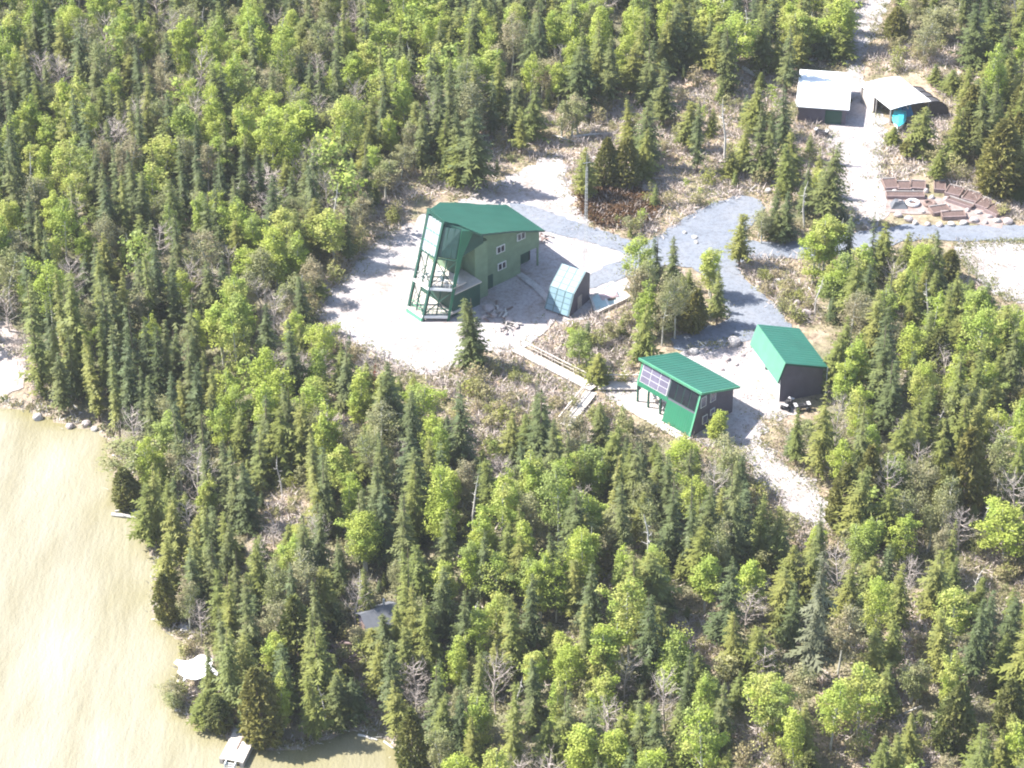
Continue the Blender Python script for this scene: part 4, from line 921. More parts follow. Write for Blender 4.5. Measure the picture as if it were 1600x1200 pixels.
KIND = {}
def addkind(code, name, cat, desc, short, h, d, hmin, hmax, variants):
    KIND[code] = dict(name=name, cat=cat, desc=desc, short=short, h=h, d=d, hmin=hmin, hmax=hmax, v=variants)
def con_vars(mat, n, s0, h, rad, whorls, power, droop, gap, ragged=.2, stations=4):
    out = []
    for i in range(n):
        r = np.random.default_rng(s0 + i + 7000)
        V, T = conifer(s0 + i, h, rad * r.uniform(.85, 1.15), int(whorls * r.uniform(.8, 1.15)), power=power * r.uniform(.75, 1.2), droop=droop * r.uniform(.6, 1.4), gap=gap + r.uniform(0, .12), base=r.uniform(.04, .2), ragged=ragged * r.uniform(.9, 1.5), stations=stations)
        V = V.copy(); V[:, 0] += r.normal(0, .25) * (V[:, 2] / h) ** 2; V[:, 1] += r.normal(0, .25) * (V[:, 2] / h) ** 2
        out.append((raw_mesh('crown', V, tris=T, mat=mat), trunk_me(h, .16, s0 + i)))
    return out
addkind('S', 'spruce_tree', 'spruce', 'dark green spruce', 'dark spruce', 12, 3.2, 10.5, 17, con_vars('spruce_needles', 13, 100, 12, 1.6, whorls=34, power=.80, droop=.38, gap=.08))
addkind('F', 'fir_tree', 'fir', 'yellow green fir', 'fir', 10.5, 3.5, 8.0, 14.5, con_vars('fir_needles', 13, 200, 10.5, 1.75, whorls=30, power=.72, droop=.25, gap=.04))
addkind('N', 'spire_spruce', 'spruce', 'thin spruce spire', 'thin spruce', 14, 1.9, 12, 18, con_vars('spruce_needles', 7, 300, 14, .95, whorls=40, power=.55, droop=.45, gap=.12, ragged=.3, stations=3))
KIND['N']['v'] += con_vars('fir_needles', 5, 330, 14, .95, whorls=40, power=.55, droop=.45, gap=.12, ragged=.3, stations=3)
addkind('W', 'grey_spruce', 'spruce', 'grey lichen hung spruce', 'grey spruce', 14, 3.4, 10, 20, con_vars('grey_needles', 3, 400, 14, 1.7, whorls=34, power=.6, droop=.5, gap=.18, ragged=.3))
addkind('R', 'dead_spruce', 'spruce', 'rust red dead spruce', 'rust spruce', 11, 1.8, 8, 14, con_vars('rust_needles', 2, 450, 11, .9, whorls=32, power=.7, droop=.4, gap=.3))
cv = []
for i in range(5):
    V, T = cedar(500 + i, 8, 2.1); cv.append((raw_mesh('crown', V, tris=T, mat='cedar_foliage'), trunk_me(8, .16, i)))
addkind('C', 'cedar_tree', 'cedar', 'bushy bronze green cedar', 'bushy cedar', 8, 4.2, 5.5, 12, cv)
def dec_vars(n, s0, h, rad, nl, size, spread, leafm, bark='aspen_bark', twigs=1):
    out = []
    for i in range(n):
        r = np.random.default_rng(s0 + i); stems = int(r.choice([1, 1, 2, 3])); VV, FF, LL = [], [], []
        for k in range(stems):
            hh = h * (1 if k == 0 else r.uniform(.62, .95)); rd = rad * r.uniform(.72, 1.1) * (1 if stems == 1 else .72)
            ox, oy = (0, 0) if stems == 1 else r.normal(0, .62, 2)
            V, Fc, ends = branches(s0 + 20 * k + i, hh, rd, r.uniform(.12, .36), int(r.integers(11, 19)), r.uniform(.45, 1.0), twigs)
            L, T = leaves(s0 + 50 + 9 * k + i, ends, hh, rd, int(nl * (1 if stems == 1 else .6) * r.uniform(.7, 1.1)), size, spread * r.uniform(.85, 1.15), 0, r.uniform(.18, .42))
            o = len(VV); VV += [(x + ox, y + oy, z) for x, y, z in V]; FF += [tuple(q + o for q in g) for g in Fc]; LL.append(L + np.array([ox, oy, 0]))
        L = np.concatenate(LL); out.append((raw_mesh('crown', L, tris=np.arange(len(L)).reshape(-1, 4), mat=leafm), fmesh('trunk', VV, FF, bark)))
    return out
addkind('A', 'aspen_tree', 'aspen', 'lime green aspen', 'lime aspen', 11, 4.6, 8.0, 14, dec_vars(14, 600, 11, 2.0, 5000, .118, .62, 'aspen_leaves'))
addkind('B', 'birch_tree', 'birch', 'olive budding birch', 'olive birch', 9, 4.2, 6.5, 12, dec_vars(10, 700, 9, 1.9, 2900, .105, .62, 'birch_leaves', twigs=2))
gv = []
for i in range(5):
    V, Fc, ends = branches(800 + i, 8.5, 2.0, .16, 24, .9, 7, .13); gv.append((fmesh('crown', V, Fc, 'twig'), None))
addkind('G', 'bare_tree', 'bare tree', 'leafless grey tree', 'leafless tree', 8.5, 3.8, 6.0, 11, gv)
dv = []
for i in range(3):
    V, Fc, ends = branches(850 + i, 9, .7, .3, 9, .25, 0, .17); dv.append((fmesh('snag', V, Fc, 'dead_wood'), None))
addkind('D', 'dead_tree', 'dead tree', 'bleached dead trunk', 'dead trunk', 9, 1.5, 6, 14, dv)
uvs = []
for i in range(5):
    V, Fc, ends = branches(900 + i, 2.2, 1.1, .1, 12, .7, 1, .05); L, T = leaves(930 + i, ends, 2.2, 1, 420, .11, .4, 0)
    uvs.append((raw_mesh('foliage', L, tris=T, mat='bush_leaves'), fmesh('stems', V, Fc, 'twig')))
addkind('U', 'bush', 'bush', 'low yellowish bush', 'low bush', 2.4, 2.6, 1.0, 4.5, uvs)

# kind x y_top y_base width, read off the photograph (a "!" keeps the base exactly: the foot is in view)
TREES = """
B 215 50 130 40;B 252 48 105 30;S 232 95 180 28;A 288 80 140 30;B 285 115 180 50;G 230 150 220 36;A 295 170 215 55;A 252 212 265 60;A 235 255 310 60;S 300 190 280 30
A 65 230 290 50;A 110 270 320 45;B 90 240 300 40;S 140 225 310 30;N 175 225 300 20;S 200 230 300 28;S 30 20 110 40;F 45 60 140 36;S 90 10 110 34;S 140 90 160 36;A 50 150 200 44;B 120 150 210 44;A 70 182 240 40;B 165 60 160 44
F 345 0 60 30;B 365 10 70 34;N 397 35 110 16;F 478 25 85 50;B 490 -5 50 50;N 523 30 110 22;B 455 75 130 45;S 480 85 130 30;G 495 85 140 36;N 338 95 180 22;S 345 100 180 36;A 362 60 110 40;B 385 95 160 40;N 420 90 160 16
A 430 160 250 80;A 470 130 190 40;A 455 125 170 30;A 475 180 250 45;G 500 150 215 40;A 505 210 250 36;A 555 85 160 50;A 575 65 125 50;A 600 30 90 60;A 625 20 80 44;A 615 90 150 50;A 590 110 165 45;A 545 150 210 40;G 555 125 200 34;S 590 130 220 28;S 603 110 200 30;F 580 150 230 34;A 615 170 220 34;S 530 190 260 30;S 570 215 270 30;B 600 250 300 50
S 350 180 250 28;S 375 230 280 30;A 335 215 290 45;G 400 255 310 60;N 490 250 300 22;B 520 265 310 40;B 555 270 320 56
A 650 10 90 50;A 685 15 70 40;A 700 0 60 50;S 735 0 60 34;A 745 20 100 60;F 775 25 90 40;A 808 5 50 38;S 820 30 100 30;F 835 15 80 28;A 868 15 75 40;S 895 -10 60 36;S 905 70 172 50;A 935 35 110 45;S 955 55 150 30;A 680 80 150 60;S 700 90 160 28;A 735 90 150 66;A 770 80 140 60;G 748 115 165 32;S 770 115 185 24;S 800 110 170 26;A 828 85 130 34;B 862 90 140 45;G 872 70 130 34;F 832 130 222 42;F 815 165 228 24;B 880 150 198 40;B 904 146 202 42;N 658 160 270 24;F 690 175 225 30;!S 742 162 295 60;F 715 210 285 30;F 915 230 282 38;C 945 215 290 45
F 1000 20 140 40;F 985 70 150 36;S 1050 0 110 50;F 1040 15 115 40;F 1062 0 100 40;S 1078 0 90 40;A 985 10 60 40;S 1015 60 150 40;S 1040 90 148 38;A 1110 0 60 60;A 1150 20 108 62;F 1125 35 103 46;S 1142 45 106 36;S 1195 10 104 44;F 1218 45 106 28;S 1235 40 104 34;A 1255 10 90 50;A 1230 0 70 44;F 1245 50 106 32;F 985 155 240 38;S 1010 150 222 40;F 1003 200 284 40;C 975 215 292 56;F 1075 155 236 38;S 1094 155 206 24;!F 1110 170 213 22;!D 1132 150 252 14;!F 1140 238 277 24;F 1178 135 215 42;F 1165 190 256 32;S 1190 165 252 36;S 1206 175 252 34;S 1225 115 250 38;F 1240 205 252 40
A 1300 0 80 66;A 1330 5 62 40;F 1310 40 92 46;S 1290 50 94 36;!C 1400 12 62 46;B 1480 10 60 56;B 1450 30 62 44;S 1530 0 78 52;F 1555 20 74 48;S 1577 30 78 42;F 1592 0 82 40;!F 1540 85 150 40;!S 1555 90 152 36;F 1582 85 135 40;!F 1485 110 147 38;!F 1460 100 132 24;C 1520 130 200 56;C 1592 130 205 56;!C 1560 188 302 86;!F 1485 200 257 38;F 1502 168 242 40;!F 1435 165 242 40;!C 1420 214 243 34;!F 1465 235 283 28;!F 1395 196 226 26;!F 1590 283 312 34
A 8 310 360 40;A 30 320 400 42;S 45 300 380 34;N 52 330 400 16;A 78 300 360 45;A 75 370 430 38;S 45 395 480 46;B 20 390 490 50;N 66 428 620 26;S 100 440 545 44;C 92 445 500 36;N 125 420 605 34;N 142 535 630 24;S 150 380 480 34;F 170 360 450 40;N 168 495 620 22;N 182 420 600 24;N 195 420 560 22;S 215 400 490 34;B 190 330 410 40;A 265 315 375 28;N 275 330 420 20;A 310 300 375 42;A 275 420 470 34;B 235 445 520 66;A 242 490 540 36;N 237 515 630 20;N 255 500 620 22;N 290 520 640 20;S 305 470 610 40;G 300 405 470 40;D 213 360 430 12;D 27 350 400 12;N 245 380 460 18;N 228 400 470 18;S 260 400 470 32;G 15 450 520 44;G 45 500 595 34
A 332 300 365 45;A 375 310 400 50;A 400 325 400 40;A 440 320 390 55;A 425 360 430 60;A 455 360 430 45;G 420 300 350 54;B 480 300 375 42;F 490 310 405 40;S 540 300 350 24;A 520 330 385 55;B 567 300 360 42;S 350 400 500 50;S 325 410 510 40;B 390 420 490 42;B 440 435 500 50;B 490 400 455 40;!F 495 432 468 32;A 350 475 570 66;S 412 470 550 42;A 450 490 545 42;F 470 500 560 24;A 505 500 550 45;S 535 520 590 42;A 420 540 640 52;G 465 550 610 40;A 495 545 615 42;F 575 560 630 32;R 585 565 650 18
!S 1025 362 475 34;!S 1048 366 480 36;A 995 370 440 46;B 1012 400 510 48;!B 1034 430 540 40;!B 1054 425 530 38;!C 1080 450 517 50;!A 1105 390 470 48;!F 1120 420 508 34;!F 1003 470 572 42;A 1000 440 530 40;!F 1155 332 416 36;!A 905 515 572 40;!F 935 545 598 40;!S 740 462 574 50;!B 1195 322 374 32;!S 1225 298 377 38;!S 1287 222 348 58;!S 1212 330 376 26
A 1295 330 425 60;A 1275 360 435 50;S 1332 320 390 22;S 1369 330 395 24;F 1385 345 400 32;A 1310 400 475 55;A 1360 380 455 60;B 1350 460 525 56;F 1420 365 425 32;A 1440 380 450 44;S 1474 355 455 32;F 1460 420 490 34;N 1487 440 520 22;A 1420 420 490 50;F 1452 480 550 36;F 1500 420 500 40;A 1530 450 520 60;A 1580 480 550 50;F 1575 475 550 36;F 1490 490 575 48;A 1430 500 560 50;S 1375 510 645 60;A 1340 530 610 56;F 1320 490 560 38;F 1312 520 600 42;N 1505 550 630 22;N 1530 535 620 22;A 1540 570 630 50;F 1560 550 620 44;A 1395 440 510 46
N 175 560 668 24;B 195 690 745 80;C 200 728 792 52;F 245 715 855 42;F 232 750 855 48;B 285 690 775 50;G 300 680 765 40;A 312 732 790 36;S 325 700 810 34;N 362 690 800 26;S 380 720 800 42;A 345 630 710 40;F 370 630 710 42;S 410 620 730 58;F 440 640 745 50;D 442 710 775 14;F 310 800 890 42;F 360 800 890 42;G 400 840 900 42;A 450 840 900 48;S 330 830 910 36;N 230 585 705 22;N 265 580 695 22;N 295 560 660 22;N 275 630 700 20;N 310 640 700 20;A 350 570 640 44;A 420 580 640 58;F 345 560 650 36
S 612 565 695 56;F 600 580 700 40;A 560 580 655 50;A 490 590 655 50;S 450 600 670 40;G 520 640 700 50;G 590 620 690 24;C 440 650 735 46;F 490 680 750 32;S 500 720 790 42;A 540 700 795 56;S 595 680 790 42;S 640 660 790 42;S 652 700 810 50;S 722 598 725 44;A 690 665 735 36;F 670 680 750 32;A 660 600 660 58;A 672 640 700 40;A 700 735 790 50;S 605 755 885 42;A 570 805 885 60;F 640 800 890 38;F 495 750 820 36;S 470 800 880 54;G 500 800 870 42;S 690 790 880 36;B 720 720 805 40;S 565 760 830 46
S 835 585 660 28;S 846 610 745 58;F 820 640 730 48;F 798 640 720 40;S 867 650 750 38;A 830 700 785 56;A 795 730 800 42;A 885 710 790 46;A 930 695 795 46;B 908 642 705 44;!S 936 625 715 40;S 885 675 750 32;B 830 770 855 50;F 765 720 810 40;D 740 745 835 14;S 755 820 890 34;A 735 840 900 50;F 785 810 890 36;S 870 830 910 32;S 900 770 860 56;F 920 800 895 40;B 965 790 875 56;D 962 810 880 14;F 985 690 790 32;S 997 690 790 40;N 978 750 850 20;N 955 705 800 20;B 1005 750 820 45;A 850 850 920 50
!A 1120 646 692 44;A 1070 690 760 52;B 1065 705 780 44;S 1040 710 825 38;S 1044 738 892 54;S 1110 760 865 50;S 1145 715 882 48;F 1185 770 885 38;F 1215 790 890 42;B 1130 700 760 56;S 1275 788 905 36;F 1262 840 950 52;A 1105 870 945 60;A 1170 880 950 60;G 1177 900 970 50;F 1225 850 945 46;F 1020 870 955 58;!F 1277 600 746 48;!F 1243 640 727 26;A 1085 740 810 44
G 1300 610 725 34;A 1345 600 670 46;A 1370 660 730 46;S 1397 560 665 46;F 1440 600 700 42;G 1405 645 715 38;A 1320 690 750 42;!C 1315 728 826 66;C 1350 700 806 58;A 1415 710 795 58;C 1500 650 805 78;C 1470 730 830 58;A 1560 630 710 58;F 1580 690 800 50;A 1580 790 860 76;F 1380 760 860 48;A 1340 810 870 50;B 1480 820 890 40;F 1490 815 890 26;A 1420 800 870 48;F 1520 560 650 40;A 1500 560 640 48;B 1490 600 680 46;F 1560 590 670 42
F 265 840 925 42;C 265 895 972 46;B 290 910 975 40;G 310 940 990 40;F 345 880 995 34;F 362 895 1015 40;F 360 980 1118 42;S 397 900 1050 40;C 415 1050 1163 78;F 440 1030 1100 40;F 385 1050 1125 40;B 480 860 965 58;F 505 880 970 48;C 470 930 1045 74;F 320 1080 1132 50;F 322 1010 1050 30;F 490 1060 1135 42;S 530 1050 1135 44;D 505 1070 1130 14;A 430 1050 1110 40;S 455 880 960 40;B 270 1075 1110 44;C 345 1085 1140 50;S 560 1060 1135 40
F 640 860 1015 42;!F 583 978 1030 34;!S 606 955 1040 40;!B 562 980 1025 36;!F 622 940 1035 32;!G 556 900 985 44;A 565 805 885 50;F 572 885 955 34;F 652 915 1045 38;F 675 925 1055 42;S 692 880 1000 42;A 695 880 945 50;A 740 850 920 50;A 775 865 955 50;A 750 950 1025 46;A 712 990 1060 42;S 720 920 1010 40;N 805 920 1015 24;S 830 900 1000 38;A 825 870 940 44;F 590 1000 1058 40;F 533 1050 1125 46;F 620 1060 1140 42;F 690 1080 1185 36;S 715 1060 1170 42;C 645 1110 1205 58;A 760 1090 1185 58;F 740 1120 1210 38;N 805 1070 1190 22;F 800 1130 1215 40;G 775 1020 1110 48;N 745 1010 1110 22;G 650 1070 1120 38
A 835 860 965 50;A 870 880 965 46;F 895 870 970 40;S 925 880 980 40;F 990 870 985 58;F 1012 860 960 46;A 950 965 1065 68;A 945 1050 1145 52;A 1050 995 1085 64;F 1030 950 1030 44;S 840 1020 1110 42;A 865 1055 1130 46;N 920 930 1030 22;G 1165 915 985 54;F 1150 960 1035 44;F 1190 970 1045 56;S 1130 1060 1125 48;A 1200 1060 1135 66;F 1070 1125 1195 36;F 1100 1100 1185 40;A 1105 1060 1130 44;A 960 1140 1215 58;A 1020 1170 1240 58;S 890 1080 1160 40;F 880 1130 1215 42;F 980 1100 1180 42;N 1005 1070 1160 22;S 1030 1090 1160 42;F 850 1120 1210 42;G 1195 1010 1065 44
W 1260 850 1072 56;F 1320 880 985 50;A 1340 1040 1145 78;F 1260 1090 1155 42;A 1250 1110 1175 50;F 1402 960 1045 34;A 1480 915 1015 58;A 1500 1010 1085 46;F 1410 880 940 42;C 1480 1060 1172 68;F 1592 970 1115 58;C 1570 1060 1145 56;S 1547 920 1035 40;N 1530 930 1020 24;F 1380 1150 1215 40;F 1412 1140 1215 42;F 1540 1130 1215 48;F 1572 1140 1220 44;A 1592 1130 1200 50;A 1215 1060 1135 46;B 1440 1030 1090 46;W 1285 900 1010 40;G 1420 870 930 44
""".replace('\n', ';')

BUILD_PX = [[(630, 315), (735, 312), (795, 316), (855, 358), (845, 420), (760, 470), (735, 510), (635, 505)], [(990, 548), (1065, 545), (1155, 600), (1150, 660), (1085, 692), (985, 640)], [(1175, 505), (1280, 508), (1300, 575), (1295, 645), (1215, 650), (1175, 570)], [(1235, 115), (1350, 115), (1350, 197), (1285, 197), (1240, 170)], [(1362, 122), (1440, 120), (1485, 185), (1440, 195), (1385, 215), (1380, 170)], [(850, 405), (990, 440), (985, 470), (890, 505), (845, 490)], [(1380, 280), (1470, 280), (1590, 345), (1590, 358), (1380, 350)], [(335, 1128), (430, 1138), (430, 1165), (365, 1205), (335, 1195)], [(283, 1040), (335, 1040), (335, 1080), (283, 1080)], [(565, 950), (618, 945), (620, 995), (580, 1000)], [(800, 535), (935, 600), (1000, 600), (1000, 622), (935, 622), (885, 675), (870, 665), (915, 615), (800, 555)]]
WATER_PX = SHORE[2:] + [(700, 1400), (-50, 1400), (-50, 632)]
KEEP = [[(855, 482), (884, 488), (856, 526), (818, 552), (793, 546), (830, 518)], BANK, YARD, ROAD, DRIVE, LAYBY, CABYARD, WATER_PX] + BUILD_PX
KEEPW = [[tuple(P(x, y)[:2]) for x, y in g] for g in (BUILD_PX[:7])]

def top_h(base, ytop):                       # height that lifts the crown's tip to the photograph's row
    lo, hi = .5, 30
    for _ in range(30):
        m = (lo + hi) / 2
        if pix(base + np.array([0, 0, m]))[1] > ytop: lo = m
        else: hi = m
    return lo
def scale_at(q): return FPX / ((np.asarray(q) - CAM) @ FW)
placed = []                                   # (kind, base, height, width)
for rec in TREES.split(';'):
    f = rec.split()
    if len(f) < 5: continue
    fixed = f[0][0] == '!'; k = f[0].lstrip('!'); px, yt, yb, w = map(float, f[1:]); kd = KIND[k]
    b = ground_at(px, yb); h = top_h(b, yt)
    if not fixed and h < kd['hmin']:
        hh = kd['hmin'] * rng.uniform(.97, 1.12); z = Z0
        for _ in range(6):
            q = P(px, yt, z + hh); z = Hs(q[0], q[1])
        if not any(inpoly(g, np.array([q[0]]), np.array([q[1]]))[0] for g in list(GP.values()) + KEEPW) and not inpoly(water_w, np.array([q[0]]), np.array([q[1]]))[0]:
            b = np.array([q[0], q[1], z]); h = hh
    h = min(h, kd['hmax'] * 1.1)
    placed.append([k, b, h, max(w / scale_at(b) * (1.15 if k in 'ABSF' else 1.0), .32 * h if k in 'AB' else .15 * h)])
n_listed = len(placed)

SEE = [[(1150, 1130), (1225, 1125), (1238, 1185), (1150, 1195)], [(1392, 1005), (1430, 955), (1455, 1020), (1418, 1090)], [(1525, 850), (1600, 852), (1600, 910), (1560, 905)], [(1015, 1000), (1100, 968), (1105, 1010), (1060, 1020)], [(1280, 1128), (1335, 1165), (1290, 1195)], [(690, 610), (790, 590), (810, 680), (740, 690)], [(415, 765), (470, 775), (470, 805), (415, 812)], [(1408, 862), (1442, 860), (1432, 925)], [(1455, 1120), (1475, 1140), (1440, 1180)], [(525, 1000), (570, 1005), (560, 1040), (525, 1035)], [(940, 620), (985, 650), (1050, 690), (1010, 690)]]
M_KEEP = raster(KEEP + SEE); M_OPEN = raster(OPEN_PX)
ZONES = [((0, 0, 330, 180), dict(S=20, F=14, A=28, B=24, N=5, G=18)), ((330, 0, 660, 330), dict(S=16, F=12, A=42, B=20, N=4, G=12)), ((0, 180, 330, 420), dict(S=18, F=12, A=34, B=18, N=12, G=12)), ((0, 420, 340, 720), dict(N=42, S=26, F=14, A=8, B=8, G=2)), ((330, 330, 640, 620), dict(A=42, S=16, F=14, B=20, G=14)), ((640, 0, 1340, 140), dict(S=24, F=24, A=40, B=8, G=4)), ((640, 140, 960, 330), dict(S=22, F=22, A=12, B=26, G=18)), ((1340, 0, 1620, 340), dict(F=36, C=26, S=14, B=16, A=8)), ((1240, 340, 1620, 860), dict(A=34, F=30, B=14, S=10, C=6, G=11)), ((1130, 860, 1620, 1260), dict(F=34, A=36, B=14, S=8, C=8, G=9)), ((150, 620, 640, 900), dict(S=22, F=24, A=26, B=20, N=4, G=16)), ((640, 560, 1240, 900), dict(S=22, F=22, A=36, B=18, G=12)), ((230, 880, 640, 1180), dict(F=36, C=16, S=24, B=16, A=6, G=2)), ((560, 880, 1240, 1260), dict(S=14, F=26, A=44, B=14, N=2, G=10))]
def zone_mix(px, py):
    for (x0, y0, x1, y1), mxx in ZONES:
        if x0 <= px < x1 and y0 <= py < y1: return mxx
    return dict(S=30, F=26, A=26, B=12, G=6)
kx = [np.array([p[1][0] for p in placed]), np.array([p[1][1] for p in placed]), np.array([{'A': 1.25, 'B': 1.1, 'C': 1.2, 'N': .8}.get(p[0], 1.0) for p in placed])]
LIM = dict(S=285, F=285, A=280, B=200, N=150, G=170, C=80, D=60)
have = {k: sum(1 for p in placed if p[0] == k) for k in LIM}
cand = np.stack([rng.uniform(-92, 92, 15000), rng.uniform(-82, 125, 15000)], 1)
cz = H(cand[:, 0], cand[:, 1]); wetc = inpoly(water_w, cand[:, 0], cand[:, 1]) | (dpoly(shore_w, cand[:, 0], cand[:, 1], False) < 1.2)
bad = wetc.copy()
for g in list(GP.values()) + KEEPW: bad |= inpoly(g, cand[:, 0], cand[:, 1]) | (dpoly(g, cand[:, 0], cand[:, 1]) < 1.6)
extra = []
for (x, y), z, bd in zip(cand, cz, bad):
    if bd: continue
    b = np.array([x, y, z]); px, py = pix(b)
    if px < -70 or px > 1670 or py < -130 or py > 1330: continue
    if look(M_OPEN, px, py): continue
    mxx = dict(zone_mix(px, py - 60), D=2); ks = list(mxx)
    w = np.array([mxx[k] for k in ks], float)
    cl = math.sin(x * .16 + 2 * math.sin(y * .09)) * math.sin(y * .19 + 1.3 * math.sin(x * .07))     # stands of a kind
    for i, k in enumerate(ks):
        if k in 'AB': w[i] *= math.exp(1.3 * cl)
        if k in 'SN': w[i] *= math.exp(-1.0 * cl)
    k = rng.choice(ks, p=w / w.sum()); rr = {'A': 1.25, 'B': 1.1, 'C': 1.2, 'N': .75}.get(k, 1.0)
    gapm = 1.45 if py > 860 and px > 1130 else 1.05
    if (np.hypot(kx[0] - x, kx[1] - y) < (kx[2] + rr) * gapm * 1.1).any(): continue
    kd = KIND[k]; h = kd['h'] * rng.uniform(.58, 1.15) * (0.85 if k in 'SF' and rng.random() < .35 else 1); wd = kd['d'] * rng.uniform(.85, 1.2) * (.5 + .5 * h / kd['h'])
    ok = False
    for tr in range(4):                       # keep the views that the photograph keeps open
        hit = False; s = scale_at(b)
        for t in (.35, .6, .8, 1.0):
            q = pix(b + np.array([0, 0, h * t])); hw = wd * s * .5 * (1.05 - t * .8 if k in 'SFNC' else .9)
            for dx in (-hw, 0, hw):
                if look(M_KEEP, q[0] + dx, q[1]): hit = True; break
            if hit: break
        if not hit: ok = True; break
        h *= .72; wd *= .85
    if not ok or h < kd['hmin'] * .42: continue
    topp = pix(b + np.array([0, 0, h]))
    inframe = -25 < px < 1625 and topp[1] < 1195 and py > 5 and topp[1] > -60 * 1.0
    kx = [np.append(kx[0], x), np.append(kx[1], y), np.append(kx[2], rr)]
    if inframe and have.get(k, 0) < LIM.get(k, 50): placed.append([k, b, h, wd]); have[k] = have.get(k, 0) + 1
    else: extra.append((k, b, h, wd))

M_BK = raster(KEEP)
for g, n in ((OPEN_PX[14], 26), (OPEN_PX[15], 16), (OPEN_PX[0], 40), (OPEN_PX[1], 34), (OPEN_PX[2], 46), (OPEN_PX[3], 14), (OPEN_PX[4], 14), (OPEN_PX[5], 10), (OPEN_PX[6], 5), (OPEN_PX[7], 6), (OPEN_PX[8], 8), (OPEN_PX[9], 8), (OPEN_PX[10], 6), (OPEN_PX[12], 12), (OPEN_PX[13], 8)):
    xs_ = [p[0] for p in g]; ys_ = [p[1] for p in g]; got = 0
    for _ in range(600):
        px, py = rng.uniform(min(xs_), max(xs_)), rng.uniform(min(ys_), max(ys_))
        if not inpoly(g, np.array([px]), np.array([py]))[0] or look(M_BK, px, py) or look(M_BK, px, py - 14) or look(M_BK, px, py - 28): continue
        b = ground_at(px, py); s = rng.uniform(.5, 1.25); placed.append(['U', b, 2.3 * s * rng.uniform(.7, 1.2), 2.7 * s]); got += 1
        if got >= n: break

